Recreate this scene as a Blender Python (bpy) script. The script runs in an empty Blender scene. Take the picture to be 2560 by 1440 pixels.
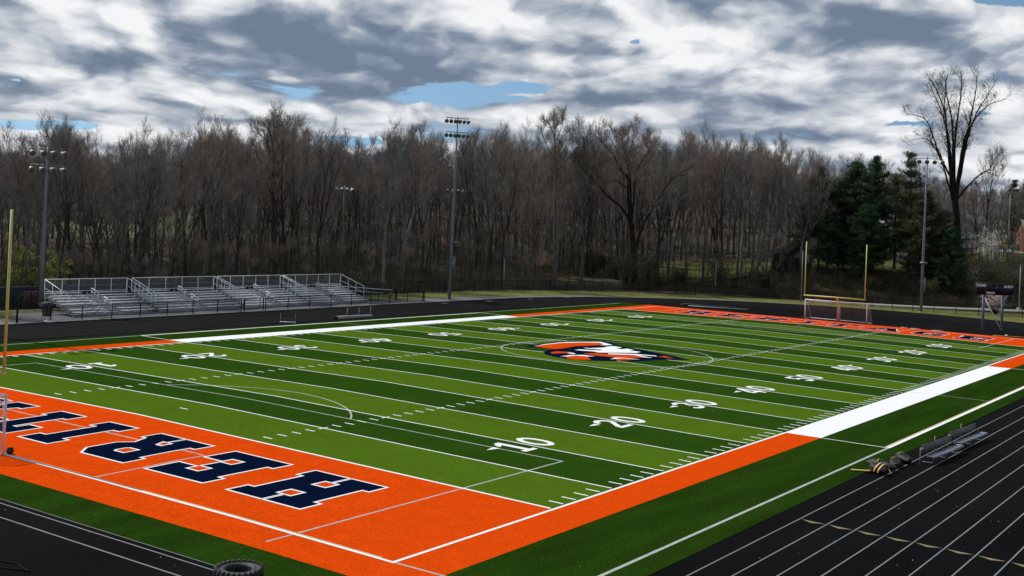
import bpy, bmesh, math, random
import numpy as np
from mathutils import Vector, Matrix
from mathutils.geometry import tessellate_polygon

random.seed(7)
R = np.random.default_rng(11)
for d in (bpy.data.objects, bpy.data.meshes, bpy.data.materials):
    for x in list(d):
        d.remove(x)
SC = bpy.context.scene
COL = SC.collection
YD = 0.9144
W = 48.768
YC = W / 2

# ------------------------------------------------------------------ camera
CAM = np.array([-36.74815, -23.21556, 10.77591])
YAW, PIT, ROL, F, PPY = 0.61014, 0.00912, 0.04592, 2895.2, -200.0
FW = np.array([math.cos(PIT) * math.cos(YAW), math.cos(PIT) * math.sin(YAW), math.sin(PIT)])
RT0 = np.array([math.sin(YAW), -math.cos(YAW), 0.0])
UP0 = np.cross(RT0, FW)
RT = math.cos(ROL) * RT0 + math.sin(ROL) * UP0
UP = -math.sin(ROL) * RT0 + math.cos(ROL) * UP0
cd = bpy.data.cameras.new("camera")
cd.sensor_width = 36.0
cd.lens = F * 36.0 / 2560.0
cd.shift_y = PPY / 2560.0
cd.clip_start = 0.5
cd.clip_end = 6000
cam = bpy.data.objects.new("camera", cd)
COL.objects.link(cam)
m = Matrix.Identity(4)
for i in range(3):
    m[i][0], m[i][1], m[i][2], m[i][3] = RT[i], UP[i], -FW[i], CAM[i]
cam.matrix_world = m
SC.camera = cam


def ray(x, y):
    return FW + ((x - 1280.0) / F) * RT + ((720.0 + PPY - y) / F) * UP


def at_z(x, y, z=0.0):
    d = ray(x, y)
    return CAM + d * ((z - CAM[2]) / d[2])


def crown(x, y):
    return 0.243 * max(0.0, min(1 - abs(y - YC) / YC, (x + 13.0) / 13.0, (102.5 - x) / 11.0))


def on_turf(x, y):
    z = 0.0
    for _ in range(6):
        p = at_z(x, y, z)
        z = crown(p[0], p[1])
    return p[0], p[1]


def bearing(x, y=650):
    d = ray(x, y)
    return math.atan2(d[1], d[0])


def horizon(x):
    return 487.6 + (x / 2560.0) * 117.6


# ------------------------------------------------------------------ terrain
def sstep(a, b, v):
    v = min(1.0, max(0.0, (v - a) / (b - a)))
    return v * v * (3 - 2 * v)


def column_of(az):
    d = max(-1.2, min(1.2, az - YAW))
    return 1280 - F * math.tan(d) - (0 if abs(d) < .6 else 0)


def fence_dist(x, az):
    if x < 1265:
        return min(260.0, (78.0 - CAM[1]) / max(0.25, math.sin(az)))
    return float(np.interp(x, [1265, 1500, 1700, 1850, 2050, 2265, 2560, 3200], [173, 186, 192, 192, 187, 184, 188, 195]))


def terrain_t(D, az):
    x = column_of(az)
    t = D - fence_dist(x, az)
    hl = 4.2 * sstep(2, 80, t) + max(0, min(t - 228, 160)) * 0.10
    hc = 0.045 * max(0, min(t - 3, 70)) + 0.10 * max(0, min(t - 73, 260))
    b0 = 5 + max(0, min(1, (x - 2050) / 510.0)) * 9
    hr = 4.4 * sstep(b0, b0 + 16, t) + 0.01 * max(0, min(t - 24, 36)) + 0.085 * max(0, min(t - 58, 90)) + 0.05 * max(0, min(t - 150, 200))
    a = sstep(350, 650, x)
    b = sstep(1700, 2050, x)
    h = hl * (1 - a) + hc * a
    return h * (1 - b) + hr * b


def ground_z(X, Y):
    dx, dy = X - CAM[0], Y - CAM[1]
    D = math.hypot(dx, dy)
    az = math.atan2(dy, dx)
    if abs(az - YAW) > 1.1 or D < 90:
        return -0.04
    return max(-0.04, terrain_t(D, az) - 0.04)


def place(x, t):
    """world point at image column x, t metres beyond the boundary fence"""
    az = bearing(x)
    D = fence_dist(x, az) + t
    X, Y = CAM[0] + D * math.cos(az), CAM[1] + D * math.sin(az)
    return X, Y, ground_z(X, Y), D


def z_at(y, x, D):
    return CAM[2] + (horizon(x) - y) / F * D * math.cos(bearing(x) - YAW)


# ------------------------------------------------------------------ mesh helpers
class MB:
    def __init__(self):
        self.v, self.f, self.mi, self.n, self.uv = [], [], [], 0, None

    def add(self, verts, faces, mi=0):
        verts = np.asarray(verts, float).reshape(-1, 3)
        faces = np.asarray(faces, int)
        self.v.append(verts)
        self.f.append(faces + self.n)
        self.mi.append(np.full(len(faces), mi))
        self.n += len(verts)

    def box(self, x0, x1, y0, y1, z0, z1, mi=0, M=None):
        v = np.array([[x, y, z] for z in (z0, z1) for y in (y0, y1) for x in (x0, x1)], float)
        if M is not None:
            v = np.array([M @ Vector(p) for p in v])
        self.add(v, [[0, 2, 3, 1], [4, 5, 7, 6], [0, 1, 5, 4], [2, 6, 7, 3], [0, 4, 6, 2], [1, 3, 7, 5]], mi)

    def tube(self, pts, radii, k=6, cap=True, mi=0):
        pts = np.asarray(pts, float)
        n = len(pts)
        radii = np.broadcast_to(np.asarray(radii, float), (n,))
        t = np.gradient(pts, axis=0)
        t /= np.linalg.norm(t, axis=1)[:, None] + 1e-12
        m_ = t.mean(0)
        ref = np.eye(3)[int(np.argmin(np.abs(m_)))]
        u = np.cross(t, ref)
        u /= np.linalg.norm(u, axis=1)[:, None] + 1e-12
        w = np.cross(t, u)
        a = np.arange(k) * (2 * math.pi / k)
        ring = u[:, None, :] * np.cos(a)[None, :, None] + w[:, None, :] * np.sin(a)[None, :, None]
        v = pts[:, None, :] + ring * radii[:, None, None]
        i = np.arange(n - 1)[:, None] * k
        j = np.arange(k)[None, :]
        j2 = (j + 1) % k
        f = np.stack([i + j, i + j2, i + k + j2, i + k + j], -1).reshape(-1, 4)
        base = self.n
        self.add(v.reshape(-1, 3), f, mi)
        if cap:
            for r0, rev in ((0, False), ((n - 1) * k, True)):
                c = self.n
                cen = pts[0] if r0 == 0 else pts[-1]
                fs = []
                for q in range(k):
                    a_, b_ = base + r0 + q, base + r0 + (q + 1) % k
                    fs.append([b_ - c, a_ - c, 0] if not rev else [a_ - c, b_ - c, 0])
                self.add([cen], fs, mi)

    def poly_prism(self, pts2, y0, y1, mi=0, axis='y'):
        """extrude an outline (x,z) along y"""
        n = len(pts2)
        tris = tessellate_polygon([[Vector((p[0], p[1], 0)) for p in pts2]])
        mk = (lambda p, s: (p[0], s, p[1])) if axis == 'y' else (lambda p, s: (s, p[0], p[1]))
        v = [mk(p, y0) for p in pts2] + [mk(p, y1) for p in pts2]
        self.add(v, [[i, (i + 1) % n, n + (i + 1) % n, n + i] for i in range(n)], mi)
        self.add(v, [list(t) for t in tris], mi)
        self.add(v, [[n + i for i in t][::-1] for t in tris], mi)

    def mesh(self, name, mats, smooth=False, uv=None):
        me = bpy.data.meshes.new(name)
        v = np.concatenate(self.v) if self.v else np.zeros((0, 3))
        me.vertices.add(len(v))
        me.vertices.foreach_set("co", v.ravel())
        loops = np.concatenate([f.ravel() for f in self.f])
        sizes = np.concatenate([np.full(len(f), f.shape[1]) for f in self.f])
        me.loops.add(len(loops))
        me.loops.foreach_set("vertex_index", loops)
        me.polygons.add(len(sizes))
        me.polygons.foreach_set("loop_start", np.concatenate([[0], np.cumsum(sizes)[:-1]]))
        me.polygons.foreach_set("material_index", np.concatenate(self.mi))
        if smooth:
            me.polygons.foreach_set("use_smooth", np.ones(len(sizes), bool))
        for mt in (mats if isinstance(mats, (list, tuple)) else [mats]):
            me.materials.append(mt)
        me.update(calc_edges=True)
        me.validate()
        if uv is not None:
            l = me.uv_layers.new(name="uv")
            vi = np.zeros(len(me.loops), int)
            me.loops.foreach_get("vertex_index", vi)
            l.data.foreach_set("uv", np.asarray(uv, float)[vi].ravel())
        return me

    def build(self, name, mats, parent=None, smooth=False, uv=None):
        o = bpy.data.objects.new(name, self.mesh(name, mats, smooth, uv))
        COL.objects.link(o)
        if parent is not None:
            o.parent = parent
        return o


def tag(o, label, cat, group=None):
    o["label"] = label
    o["category"] = cat
    if group:
        o["group"] = group
    return o


def thing(name, label, cat, loc=(0, 0, 0), rz=0.0, group=None):
    o = bpy.data.objects.new(name, None)
    o.empty_display_size = 0.3
    COL.objects.link(o)
    o.location = loc
    o.rotation_euler = (0, 0, rz)
    return tag(o, label, cat, group)


def struct(o):
    o["kind"] = "structure"
    return o


def copy_tree(o, parent=None):
    c = o.copy()
    COL.objects.link(c)
    if parent is not None:
        c.parent = parent
    for ch in list(o.children):
        copy_tree(ch, c)
    return c


# ------------------------------------------------------------------ materials
def M(name, col, rough=0.8, var=0.2, scale=3.0, metal=0.0, spec=0.35, stretch=(1, 1, 1), col2=None, world=False,
      rnd=None, fine=None, bump=0.0, detail=5.0):
    mt = bpy.data.materials.new(name)
    mt.use_nodes = True
    nt = mt.node_tree
    N, L = nt.nodes, nt.links
    b = N["Principled BSDF"]
    b.inputs["Roughness"].default_value = rough
    b.inputs["Metallic"].default_value = metal
    b.inputs["Specular IOR Level"].default_value = spec
    if world:
        src = N.new("ShaderNodeNewGeometry").outputs["Position"]
    else:
        src = N.new("ShaderNodeTexCoord").outputs["Object"]
    mp = N.new("ShaderNodeMapping")
    mp.inputs["Scale"].default_value = stretch
    L.new(src, mp.inputs[0])
    nz = N.new("ShaderNodeTexNoise")
    nz.inputs["Scale"].default_value = scale
    nz.inputs["Detail"].default_value = detail
    nz.inputs["Roughness"].default_value = 0.6
    L.new(mp.outputs[0], nz.inputs[0])
    mx = N.new("ShaderNodeMix")
    mx.data_type = 'RGBA'
    c = np.array(col)
    c2 = np.array(col2) if col2 is not None else c
    mx.inputs["A"].default_value = (*(c * (1 - var)), 1)
    mx.inputs["B"].default_value = (*(c2 * (1 + var)), 1)
    mr = N.new("ShaderNodeMapRange")
    mr.inputs["From Min"].default_value = 0.3
    mr.inputs["From Max"].default_value = 0.7
    L.new(nz.outputs["Fac"], mr.inputs["Value"])
    L.new(mr.outputs[0], mx.inputs["Factor"])
    out = mx.outputs["Result"]
    if fine:
        n2 = N.new("ShaderNodeTexNoise")
        n2.inputs["Scale"].default_value = fine[0]
        n2.inputs["Detail"].default_value = 3
        if len(fine) > 2:
            mp2 = N.new("ShaderNodeMapping")
            mp2.inputs["Scale"].default_value = fine[2]
            L.new(src, mp2.inputs[0])
            L.new(mp2.outputs[0], n2.inputs[0])
        else:
            L.new(src, n2.inputs[0])
        r2 = N.new("ShaderNodeMapRange")
        r2.inputs["From Min"].default_value = 0.25
        r2.inputs["From Max"].default_value = 0.75
        r2.inputs["To Min"].default_value = 1 - fine[1]
        r2.inputs["To Max"].default_value = 1 + fine[1]
        L.new(n2.outputs["Fac"], r2.inputs["Value"])
        vm = N.new("ShaderNodeVectorMath")
        vm.operation = 'SCALE'
        L.new(out, vm.inputs[0])
        L.new(r2.outputs[0], vm.inputs["Scale"])
        out = vm.outputs[0]
    if rnd is not None:
        oi = N.new("ShaderNodeObjectInfo")
        m3 = N.new("ShaderNodeMix")
        m3.data_type = 'RGBA'
        m3.blend_type = 'MULTIPLY'
        m3.inputs["Factor"].default_value = 1
        cr = N.new("ShaderNodeValToRGB")
        el = cr.color_ramp.elements
        while len(el) < len(rnd):
            el.new(0.5)
        for i, q in enumerate(rnd):
            el[i].position = i / (len(rnd) - 1)
            el[i].color = (*q, 1)
        L.new(oi.outputs["Random"], cr.inputs[0])
        L.new(out, m3.inputs["A"])
        L.new(cr.outputs[0], m3.inputs["B"])
        out = m3.outputs["Result"]
    L.new(out, b.inputs["Base Color"])
    if bump:
        bp = N.new("ShaderNodeBump")
        bp.inputs["Strength"].default_value = bump
        bp.inputs["Distance"].default_value = 0.03
        L.new(nz.outputs["Fac"], bp.inputs["Height"])
        L.new(bp.outputs[0], b.inputs["Normal"])
    return mt


def see_through(name, col, pitch, wire, diamond=True):
    """woven wire or cord: threads of a real width with open gaps between them, laid out in metres"""
    mt = bpy.data.materials.new(name)
    mt.use_nodes = True
    nt = mt.node_tree
    N, L = nt.nodes, nt.links
    b = N["Principled BSDF"]
    b.inputs["Base Color"].default_value = (*col, 1)
    b.inputs["Roughness"].default_value = 0.6
    uv = N.new("ShaderNodeUVMap")
    sp = N.new("ShaderNodeSeparateXYZ")
    L.new(uv.outputs[0], sp.inputs[0])

    def mth(op, a, b_=None):
        n = N.new("ShaderNodeMath")
        n.operation = op
        for i, q in enumerate((a, b_)):
            if q is None:
                continue
            if isinstance(q, (int, float)):
                n.inputs[i].default_value = q
            else:
                L.new(q, n.inputs[i])
        return n.outputs[0]
    x, y = sp.outputs[0], sp.outputs[1]
    if diamond:
        a, c = mth('ADD', x, y), mth('SUBTRACT', x, y)
    else:
        a, c = x, y
    k = wire / pitch
    f1 = mth('LESS_THAN', mth('FRACT', mth('DIVIDE', a, pitch)), k)
    f2 = mth('LESS_THAN', mth('FRACT', mth('DIVIDE', c, pitch)), k)
    fac = mth('MAXIMUM', f1, f2)
    tr = N.new("ShaderNodeBsdfTransparent")
    ms = N.new("ShaderNodeMixShader")
    L.new(fac, ms.inputs[0])
    L.new(tr.outputs[0], ms.inputs[1])
    L.new(b.outputs[0], ms.inputs[2])
    L.new(ms.outputs[0], N["Material Output"].inputs[0])
    return mt


TS = dict(rough=0.95, spec=0.0, world=True)
m_light = M("turf light green", (0.061, 0.117, 0.0075), var=0.09, scale=0.5, fine=(9, 0.30, (1, 1.8, 1)), **TS)
m_dark = M("turf dark green", (0.0185, 0.0525, 0.0046), var=0.10, scale=0.5, fine=(9, 0.32, (1, 1.8, 1)), **TS)
m_border = M("turf border green", (0.0142, 0.0365, 0.0036), var=0.26, scale=0.5, stretch=(0.25, 1.5, 1), fine=(9, 0.42, (0.5, 2.2, 1)), **TS)
m_orange = M("turf orange", (0.585, 0.0540, 0.0030), var=0.08, scale=1.2, fine=(9, 0.22), **TS)
m_white = M("turf white", (0.75, 0.75, 0.74), var=0.025, scale=1.4, fine=(24, 0.05), **TS)
m_soccer = M("faded line paint", (0.36, 0.38, 0.35), var=0.15, scale=2.0, **TS)
m_tan = M("tan line edge", (0.45, 0.38, 0.24), var=0.15, scale=2.0, **TS)
m_navy = M("turf navy", (0.0022, 0.0060, 0.022), var=0.15, scale=2.0, fine=(24, 0.25), **TS)
m_track = M("black track surface", (0.0034, 0.0034, 0.0037), rough=1.0, var=0.5, scale=0.22, stretch=(0.35, 1.0, 1), spec=0.035, world=True, fine=(9, 0.4))
m_lane = M("lane paint", (0.165, 0.17, 0.18), rough=0.8, var=0.15, scale=1.0, world=True)
m_lane_dim = M("worn lane paint", (0.035, 0.035, 0.037), rough=0.8, var=0.5, scale=0.6, world=True)
m_gold = M("gold track paint", (0.20, 0.16, 0.075), rough=0.8, var=0.15, scale=4, world=True)
m_apron = M("grey asphalt", (0.115, 0.115, 0.12), rough=0.9, var=0.16, scale=0.5, world=True, fine=(6, 0.15))
m_verge = M("verge grass", (0.125, 0.118, 0.040), rough=1, var=0.35, scale=0.45, spec=0.05, world=True, fine=(5, 0.35), col2=(0.115, 0.125, 0.036))
m_lawn = M("lawn grass", (0.072, 0.078, 0.024), rough=1, var=0.35, scale=0.25, spec=0.05, world=True, fine=(2, 0.3))
m_meadow = M("meadow grass", (0.085, 0.092, 0.042), rough=1, var=0.25, scale=0.1, spec=0.05, world=True)
m_dry = M("dry grass", (0.075, 0.066, 0.035), rough=1, var=0.35, scale=0.3, spec=0.05, world=True, fine=(2, 0.3))
m_floor = M("leaf litter", (0.040, 0.029, 0.020), rough=1, var=0.6, scale=0.35, spec=0.05, world=True, fine=(2.5, 0.5), col2=(0.060, 0.043, 0.030))
m_ivybank_shade = M("ivy bank with painted shade", (0.010, 0.011, 0.006), rough=1, var=0.6, scale=0.5, spec=0.05, world=True, fine=(2.5, 0.5), col2=(0.020, 0.019, 0.010))  # dark ivy, with the shade on the bank painted in as near-black
m_path = M("pale concrete", (0.36, 0.345, 0.31), rough=0.9, var=0.1, scale=1, world=True)
m_seat = M("bright seat planks", (0.80, 0.80, 0.81), rough=0.5, var=0.05, scale=2)
m_riser = M("grey risers", (0.36, 0.36, 0.38), rough=0.6, var=0.10, scale=2)
m_alu = M("bare aluminium", (0.72, 0.73, 0.74), rough=0.42, var=0.06, scale=2, spec=0.5)
m_alu_dull = M("dull aluminium", (0.27, 0.275, 0.285), rough=0.5, var=0.12, scale=2, spec=0.5)
m_galv = M("galvanised steel", (0.15, 0.165, 0.18), rough=0.5, var=0.10, scale=2, spec=0.5)
m_lampcase = M("floodlight housing", (0.33, 0.34, 0.35), rough=0.5, var=0.12, scale=3)
m_lampdark = M("floodlight dark housing", (0.035, 0.04, 0.04), rough=0.5, var=0.2, scale=3)
m_lens = M("floodlight glass", (0.10, 0.11, 0.12), rough=0.15, var=0.1, scale=3, spec=0.6)
m_yellow = M("yellow goal post paint", (0.60, 0.575, 0.16), rough=0.45, var=0.06, scale=3, spec=0.5)
m_black = M("black fence paint", (0.006, 0.006, 0.007), spec=0.05, rough=0.8, var=0.1, scale=3)
m_whitepipe = M("white goal frame", (0.66, 0.63, 0.64), rough=0.5, var=0.06, scale=3)
m_pad = M("post pad", (0.30, 0.21, 0.20), rough=0.8, var=0.2, scale=3)
m_rubber = M("black rubber", (0.011, 0.011, 0.012), rough=0.62, var=0.3, scale=6, spec=0.45, bump=0.3)
m_bag = M("black nylon", (0.008, 0.008, 0.008), rough=0.65, var=0.4, scale=9, spec=0.4, bump=0.6)
m_goldband = M("gold webbing", (0.55, 0.36, 0.10), rough=0.6, var=0.2, scale=8)
m_bench = M("weathered bench aluminium", (0.30, 0.31, 0.33), rough=0.55, var=0.12, scale=3, spec=0.4)
m_benchback = M("bench back panel", (0.15, 0.14, 0.13), rough=0.6, var=0.15, scale=3)
m_screen = M("navy wind screen", (0.022, 0.030, 0.042), rough=0.9, var=0.18, scale=0.7, stretch=(1, 1, 0.4))
m_redtext = M("red lettering", (0.24, 0.025, 0.03), rough=0.9, var=0.1, scale=4)
m_greytext = M("grey letter outline", (0.30, 0.31, 0.32), rough=0.9, var=0.1, scale=4)
m_board = M("scoreboard face", (0.003, 0.004, 0.012), rough=0.6, var=0.2, scale=2)
m_trim = M("scoreboard trim", (0.10, 0.045, 0.04), rough=0.6, var=0.2, scale=2)
m_bluepost = M("blue grey post", (0.12, 0.15, 0.20), rough=0.5, var=0.12, scale=2)
m_whitepaint = M("white lettering", (0.72, 0.73, 0.75), rough=0.7, var=0.03, scale=3)
m_bin = M("olive grey bin", (0.052, 0.056, 0.046), rough=0.7, var=0.15, scale=5)
m_greyroll = M("grey vinyl", (0.19, 0.185, 0.18), rough=0.7, var=0.2, scale=3)
BR = ((0.30, 0.30, 0.31), (0.5, 0.5, 0.5), (0.9, 0.88, 0.84), (1.5, 1.45, 1.38), (0.45, 0.43, 0.42), (2.3, 2.25, 2.15))
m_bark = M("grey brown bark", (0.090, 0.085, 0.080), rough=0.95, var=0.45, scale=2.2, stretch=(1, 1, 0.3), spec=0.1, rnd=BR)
TR = ((0.72, 0.75, 0.82), (1.0, 0.98, 0.96), (1.30, 1.04, 0.82), (0.80, 0.82, 0.88), (1.38, 0.98, 0.76), (0.98, 1.0, 0.84), (1.18, 1.12, 1.05))
m_twig = M("bare twigs", (0.222, 0.210, 0.199), rough=0.95, var=0.3, scale=0.5, spec=0.1, rnd=TR)
m_woods = M("far twigs", (0.185, 0.172, 0.166), rough=0.95, var=0.45, scale=0.09, spec=0.1, world=True, col2=(0.20, 0.19, 0.185))
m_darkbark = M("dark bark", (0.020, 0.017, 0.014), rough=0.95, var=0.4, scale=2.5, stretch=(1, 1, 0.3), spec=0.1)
m_bud = M("spring buds", (0.115, 0.105, 0.040), rough=0.9, var=0.35, scale=0.5, spec=0.1)
m_budtwig = M("budding twigs", (0.085, 0.080, 0.050), rough=0.95, var=0.3, scale=0.6, spec=0.1)
m_pine = M("pine needles", (0.013, 0.036, 0.016), rough=0.85, var=0.55, scale=0.5, spec=0.2, col2=(0.042, 0.080, 0.034))
m_pine2 = M("olive pine needles", (0.042, 0.052, 0.020), rough=0.85, var=0.5, scale=0.5, spec=0.2, col2=(0.075, 0.085, 0.035))
m_ivy = M("evergreen leaves", (0.016, 0.026, 0.009), rough=0.7, var=0.5, scale=0.8, spec=0.3, col2=(0.045, 0.052, 0.018))
m_willow = M("yellow green willow leaves", (0.36, 0.38, 0.11), rough=0.9, var=0.3, scale=0.8, spec=0.1)
m_olive = M("olive bush leaves", (0.075, 0.072, 0.024), rough=0.9, var=0.5, scale=0.8, spec=0.1, col2=(0.105, 0.098, 0.036))
m_blossom = M("pale blossom", (0.72, 0.67, 0.60), rough=0.9, var=0.3, scale=1, spec=0.1)
m_pink = M("pink white blossom", (0.62, 0.49, 0.48), rough=0.9, var=0.35, scale=1.2, spec=0.1)
m_bankbrush_shade = M("bank brush with painted shade", (0.030, 0.027, 0.018), rough=0.95, var=0.6, scale=0.3, spec=0.1, world=True, col2=(0.040, 0.040, 0.022))  # bank copy of the undergrowth twigs, darkened in colour to stand for shade
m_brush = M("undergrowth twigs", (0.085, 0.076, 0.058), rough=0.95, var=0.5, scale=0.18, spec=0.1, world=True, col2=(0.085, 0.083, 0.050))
m_shedwood = M("dark shed boards", (0.022, 0.018, 0.016), rough=0.9, var=0.3, scale=3, stretch=(4, 4, 0.4))
m_shedroof = M("mossy shed roof", (0.045, 0.045, 0.035), rough=0.9, var=0.3, scale=2)
m_siding = M("white siding", (0.60, 0.61, 0.63), rough=0.7, var=0.06, scale=2, stretch=(0.3, 0.3, 9))
m_greysiding = M("grey blue siding", (0.22, 0.24, 0.27), rough=0.7, var=0.08, scale=2, stretch=(0.3, 0.3, 9))
m_roof = M("grey roof shingles", (0.13, 0.125, 0.125), rough=0.9, var=0.2, scale=3)
m_brick = M("red brick", (0.15, 0.062, 0.045), rough=0.9, var=0.3, scale=5)
m_glass = M("window glass", (0.02, 0.024, 0.028), rough=0.1, var=0.1, scale=2, spec=0.6)
m_caryellow = M("yellow car paint", (0.75, 0.58, 0.05), rough=0.3, var=0.04, scale=2, spec=0.5)
m_carblack = M("black car trim", (0.010, 0.010, 0.011), rough=0.5, var=0.1, scale=2)
m_silver = M("wheel metal", (0.35, 0.35, 0.36), rough=0.4, var=0.1, scale=3)
m_drive = M("pale driveway", (0.30, 0.30, 0.31), rough=0.9, var=0.12, scale=1, world=True)
m_link = see_through("black chain link", (0.010, 0.010, 0.011), 0.07, 0.0085)
m_net = see_through("white cord net", (0.42, 0.41, 0.42), 0.12, 0.008, diamond=False)
m_screenmesh = see_through("grey chain link", (0.30, 0.31, 0.32), 0.07, 0.006)

# ------------------------------------------------------------------ world and sun
SUN_EL, SUN_AZ = math.radians(48.0), math.radians(90.6)
sd = bpy.data.lights.new("sun", 'SUN')
sd.energy = 4.0
sd.angle = math.radians(0.5)
sd.color = (1.0, 0.955, 0.89)
so = bpy.data.objects.new("sun", sd)
COL.objects.link(so)
sdir = Vector((math.cos(SUN_EL) * math.cos(SUN_AZ), math.cos(SUN_EL) * math.sin(SUN_AZ), math.sin(SUN_EL)))
so.rotation_euler = sdir.to_track_quat('Z', 'Y').to_euler()
so.location = (40, 120, 90)

wd = bpy.data.worlds.new("World")
SC.world = wd
wd.use_nodes = True
wd.cycles.sampling_method = 'MANUAL'
wd.cycles.sample_map_resolution = 512
nt = wd.node_tree
N, L = nt.nodes, nt.links
for n in list(N):
    N.remove(n)


def nd(kind, **kw):
    n = N.new(kind)
    for k_, v_ in kw.items():
        setattr(n, k_, v_)
    return n


def mth(op, a, b=None, c=None, clamp=False):
    n = nd("ShaderNodeMath", operation=op, use_clamp=clamp)
    for i, q in enumerate((a, b, c)):
        if q is None:
            continue
        if isinstance(q, (int, float)):
            n.inputs[i].default_value = q
        else:
            L.new(q, n.inputs[i])
    return n.outputs[0]


def vmath(op, a, b=None, c=None, out=0):
    n = nd("ShaderNodeVectorMath", operation=op)
    for i, q in enumerate((a, b, c)):
        if q is None:
            continue
        if isinstance(q, (tuple, list)):
            n.inputs[i].default_value = q
        else:
            L.new(q, n.inputs[i])
    return n.outputs[out]


def comb(x, y, z=0.0):
    n = nd("ShaderNodeCombineXYZ")
    for i, q in enumerate((x, y, z)):
        if isinstance(q, (int, float)):
            n.inputs[i].default_value = q
        else:
            L.new(q, n.inputs[i])
    return n.outputs[0]


def noise(vec, scale, detail=6.0, rough=0.55, lac=2.0):
    n = nd("ShaderNodeTexNoise")
    n.inputs["Scale"].default_value = scale
    n.inputs["Detail"].default_value = detail
    n.inputs["Roughness"].default_value = rough
    n.inputs["Lacunarity"].default_value = lac
    L.new(vec, n.inputs[0])
    return n


def mapr(v, a, b, c, d, smooth=False):
    n = nd("ShaderNodeMapRange", interpolation_type='SMOOTHSTEP' if smooth else 'LINEAR')
    for i, q in enumerate((v, a, b, c, d)):
        if isinstance(q, (int, float)):
            n.inputs[i].default_value = q
        else:
            L.new(q, n.inputs[i])
    return n.outputs[0]


sky = nd("ShaderNodeTexSky", sky_type='NISHITA')
sky.sun_disc = False
sky.sun_elevation = SUN_EL
sky.sun_rotation = math.pi / 2 - SUN_AZ
sky.air_density = 1.0
sky.dust_density = 0.7
bg_sky = nd("ShaderNodeBackground")
bg_sky.inputs[1].default_value = 0.135
L.new(vmath('MULTIPLY', sky.outputs[0], (0.86, 1.0, 0.93)), bg_sky.inputs[0])


tc = nd("ShaderNodeTexCoord").outputs["Generated"]
sx = nd("ShaderNodeSeparateXYZ")
L.new(tc, sx.inputs[0])
# the clear blue between clouds is read from a little higher up the dome
L.new(vmath('NORMALIZE', vmath('ADD', tc, (0.0, 0.0, 0.30))), sky.inputs[0])
dx, dy, dz = sx.outputs
az = mth('ARCTAN2', dy, dx)
el = mth('ARCSINE', dz)


def centred(node):
    return vmath('SUBTRACT', node.outputs["Color"], (0.5, 0.5, 0.5))


def puffs(vec, scale, detail=3.0):
    n = nd("ShaderNodeTexVoronoi", feature='F1')
    n.inputs["Scale"].default_value = scale
    n.inputs["Detail"].default_value = detail
    n.inputs["Roughness"].default_value = 0.55
    L.new(vec, n.inputs["Vector"])
    return n.outputs["Distance"]


# cloud sheet coordinates: the banks get flatter and smaller towards the horizon
P = comb(mth('MULTIPLY', az, 3.3), mth('MULTIPLY', mth('LOGARITHM', mth('ADD', mth('MAXIMUM', el, 0.0), 0.085), math.e), 1.45), 0.0)
w1 = centred(noise(P, 1.3, 3, 0.5))
P2 = vmath('MULTIPLY_ADD', w1, (0.42, 0.20, 0.0), P)
w2 = centred(noise(P2, 7.0, 4, 0.6))
P3 = vmath('MULTIPLY_ADD', w2, (0.10, 0.07, 0.0), P2)


def density(vec, det):
    f = noise(vec, 1.7, det, 0.57).outputs["Fac"]
    v = puffs(vmath('MULTIPLY', vec, (1.0, 1.1, 1.0)), 4.2, 3.0 if det > 5 else 1.5)
    return mth('MULTIPLY_ADD', v, -0.30, mth('ADD', f, 0.10))


n1 = density(P3, 9)
n1u = density(vmath('ADD', P3, (-0.03, 0.06, 0.0)), 9)
n1w = density(vmath('ADD', P3, (-0.06, 0.16, 0.0)), 4)
n1s = density(P3, 4)
n2 = noise(P2, 0.6, 3, 0.5).outputs["Fac"]
AE = vmath('MULTIPLY_ADD', w1, (0.10, 0.026, 0.0), vmath('MULTIPLY_ADD', w2, (0.035, 0.016, 0.0), comb(az, el, 0.0)))


def blobs(lst):
    acc = 0.0
    for (x, y, wx, wy, amp) in lst:
        d = ray(x, y)
        d = d / np.linalg.norm(d)
        a0, e0 = math.atan2(d[1], d[0]), math.asin(d[2])
        sa, se = wx / F, wy / F
        v = vmath('MULTIPLY_ADD', AE, (1 / sa, 1 / se, 0), (-a0 / sa, -e0 / se, 0))
        q = vmath('DOT_PRODUCT', v, v, out=1)
        g = mth('POWER', math.e, mth('MULTIPLY', q, -1.0))
        acc = mth('MULTIPLY_ADD', g, amp, acc)
    return acc


# where the larger grey bases, bright tops and blue gaps of this sky stand
dark = blobs([(500, 70, 240, 55, .7), (740, 105, 250, 72, 1.15), (960, 155, 290, 58, 1.1), (1040, 205, 150, 32, .5), (250, 172, 330, 18, .5), (400, 218, 300, 14, .55),
              (2180, 55, 230, 60, 1.0), (2080, 112, 220, 36, .95), (1800, 272, 420, 24, .8), (1780, 206, 220, 18, .65),
              (1330, 20, 300, 40, .7), (1470, 128, 100, 16, .6), (760, 226, 260, 10, .65), (460, 262, 140, 8, .55), (520, 298, 160, 9, .6),
              (2500, 125, 140, 16, .5), (940, 308, 150, 8, .6), (1600, 316, 260, 10, .55), (80, 60, 160, 18, .4), (2420, 210, 240, 12, .45), (1880, 338, 200, 7, .45), (2300, 255, 120, 14, .4), (150, 130, 200, 16, .4)])
gap = blobs([(1160, 236, 125, 24, 1.0), (1060, 258, 60, 12, .7), (110, 308, 150, 18, 1.0), (1298, 80, 24, 8, .62), (1545, 97, 30, 10, .65),
             (2540, 0, 110, 14, 1.1), (890, 345, 75, 12, .9), (2255, 312, 70, 8, .7), (1320, 222, 60, 16, .8), (2500, 292, 80, 8, .6), (0, 190, 30, 9, .7), (1300, 255, 40, 8, .5)])
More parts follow.
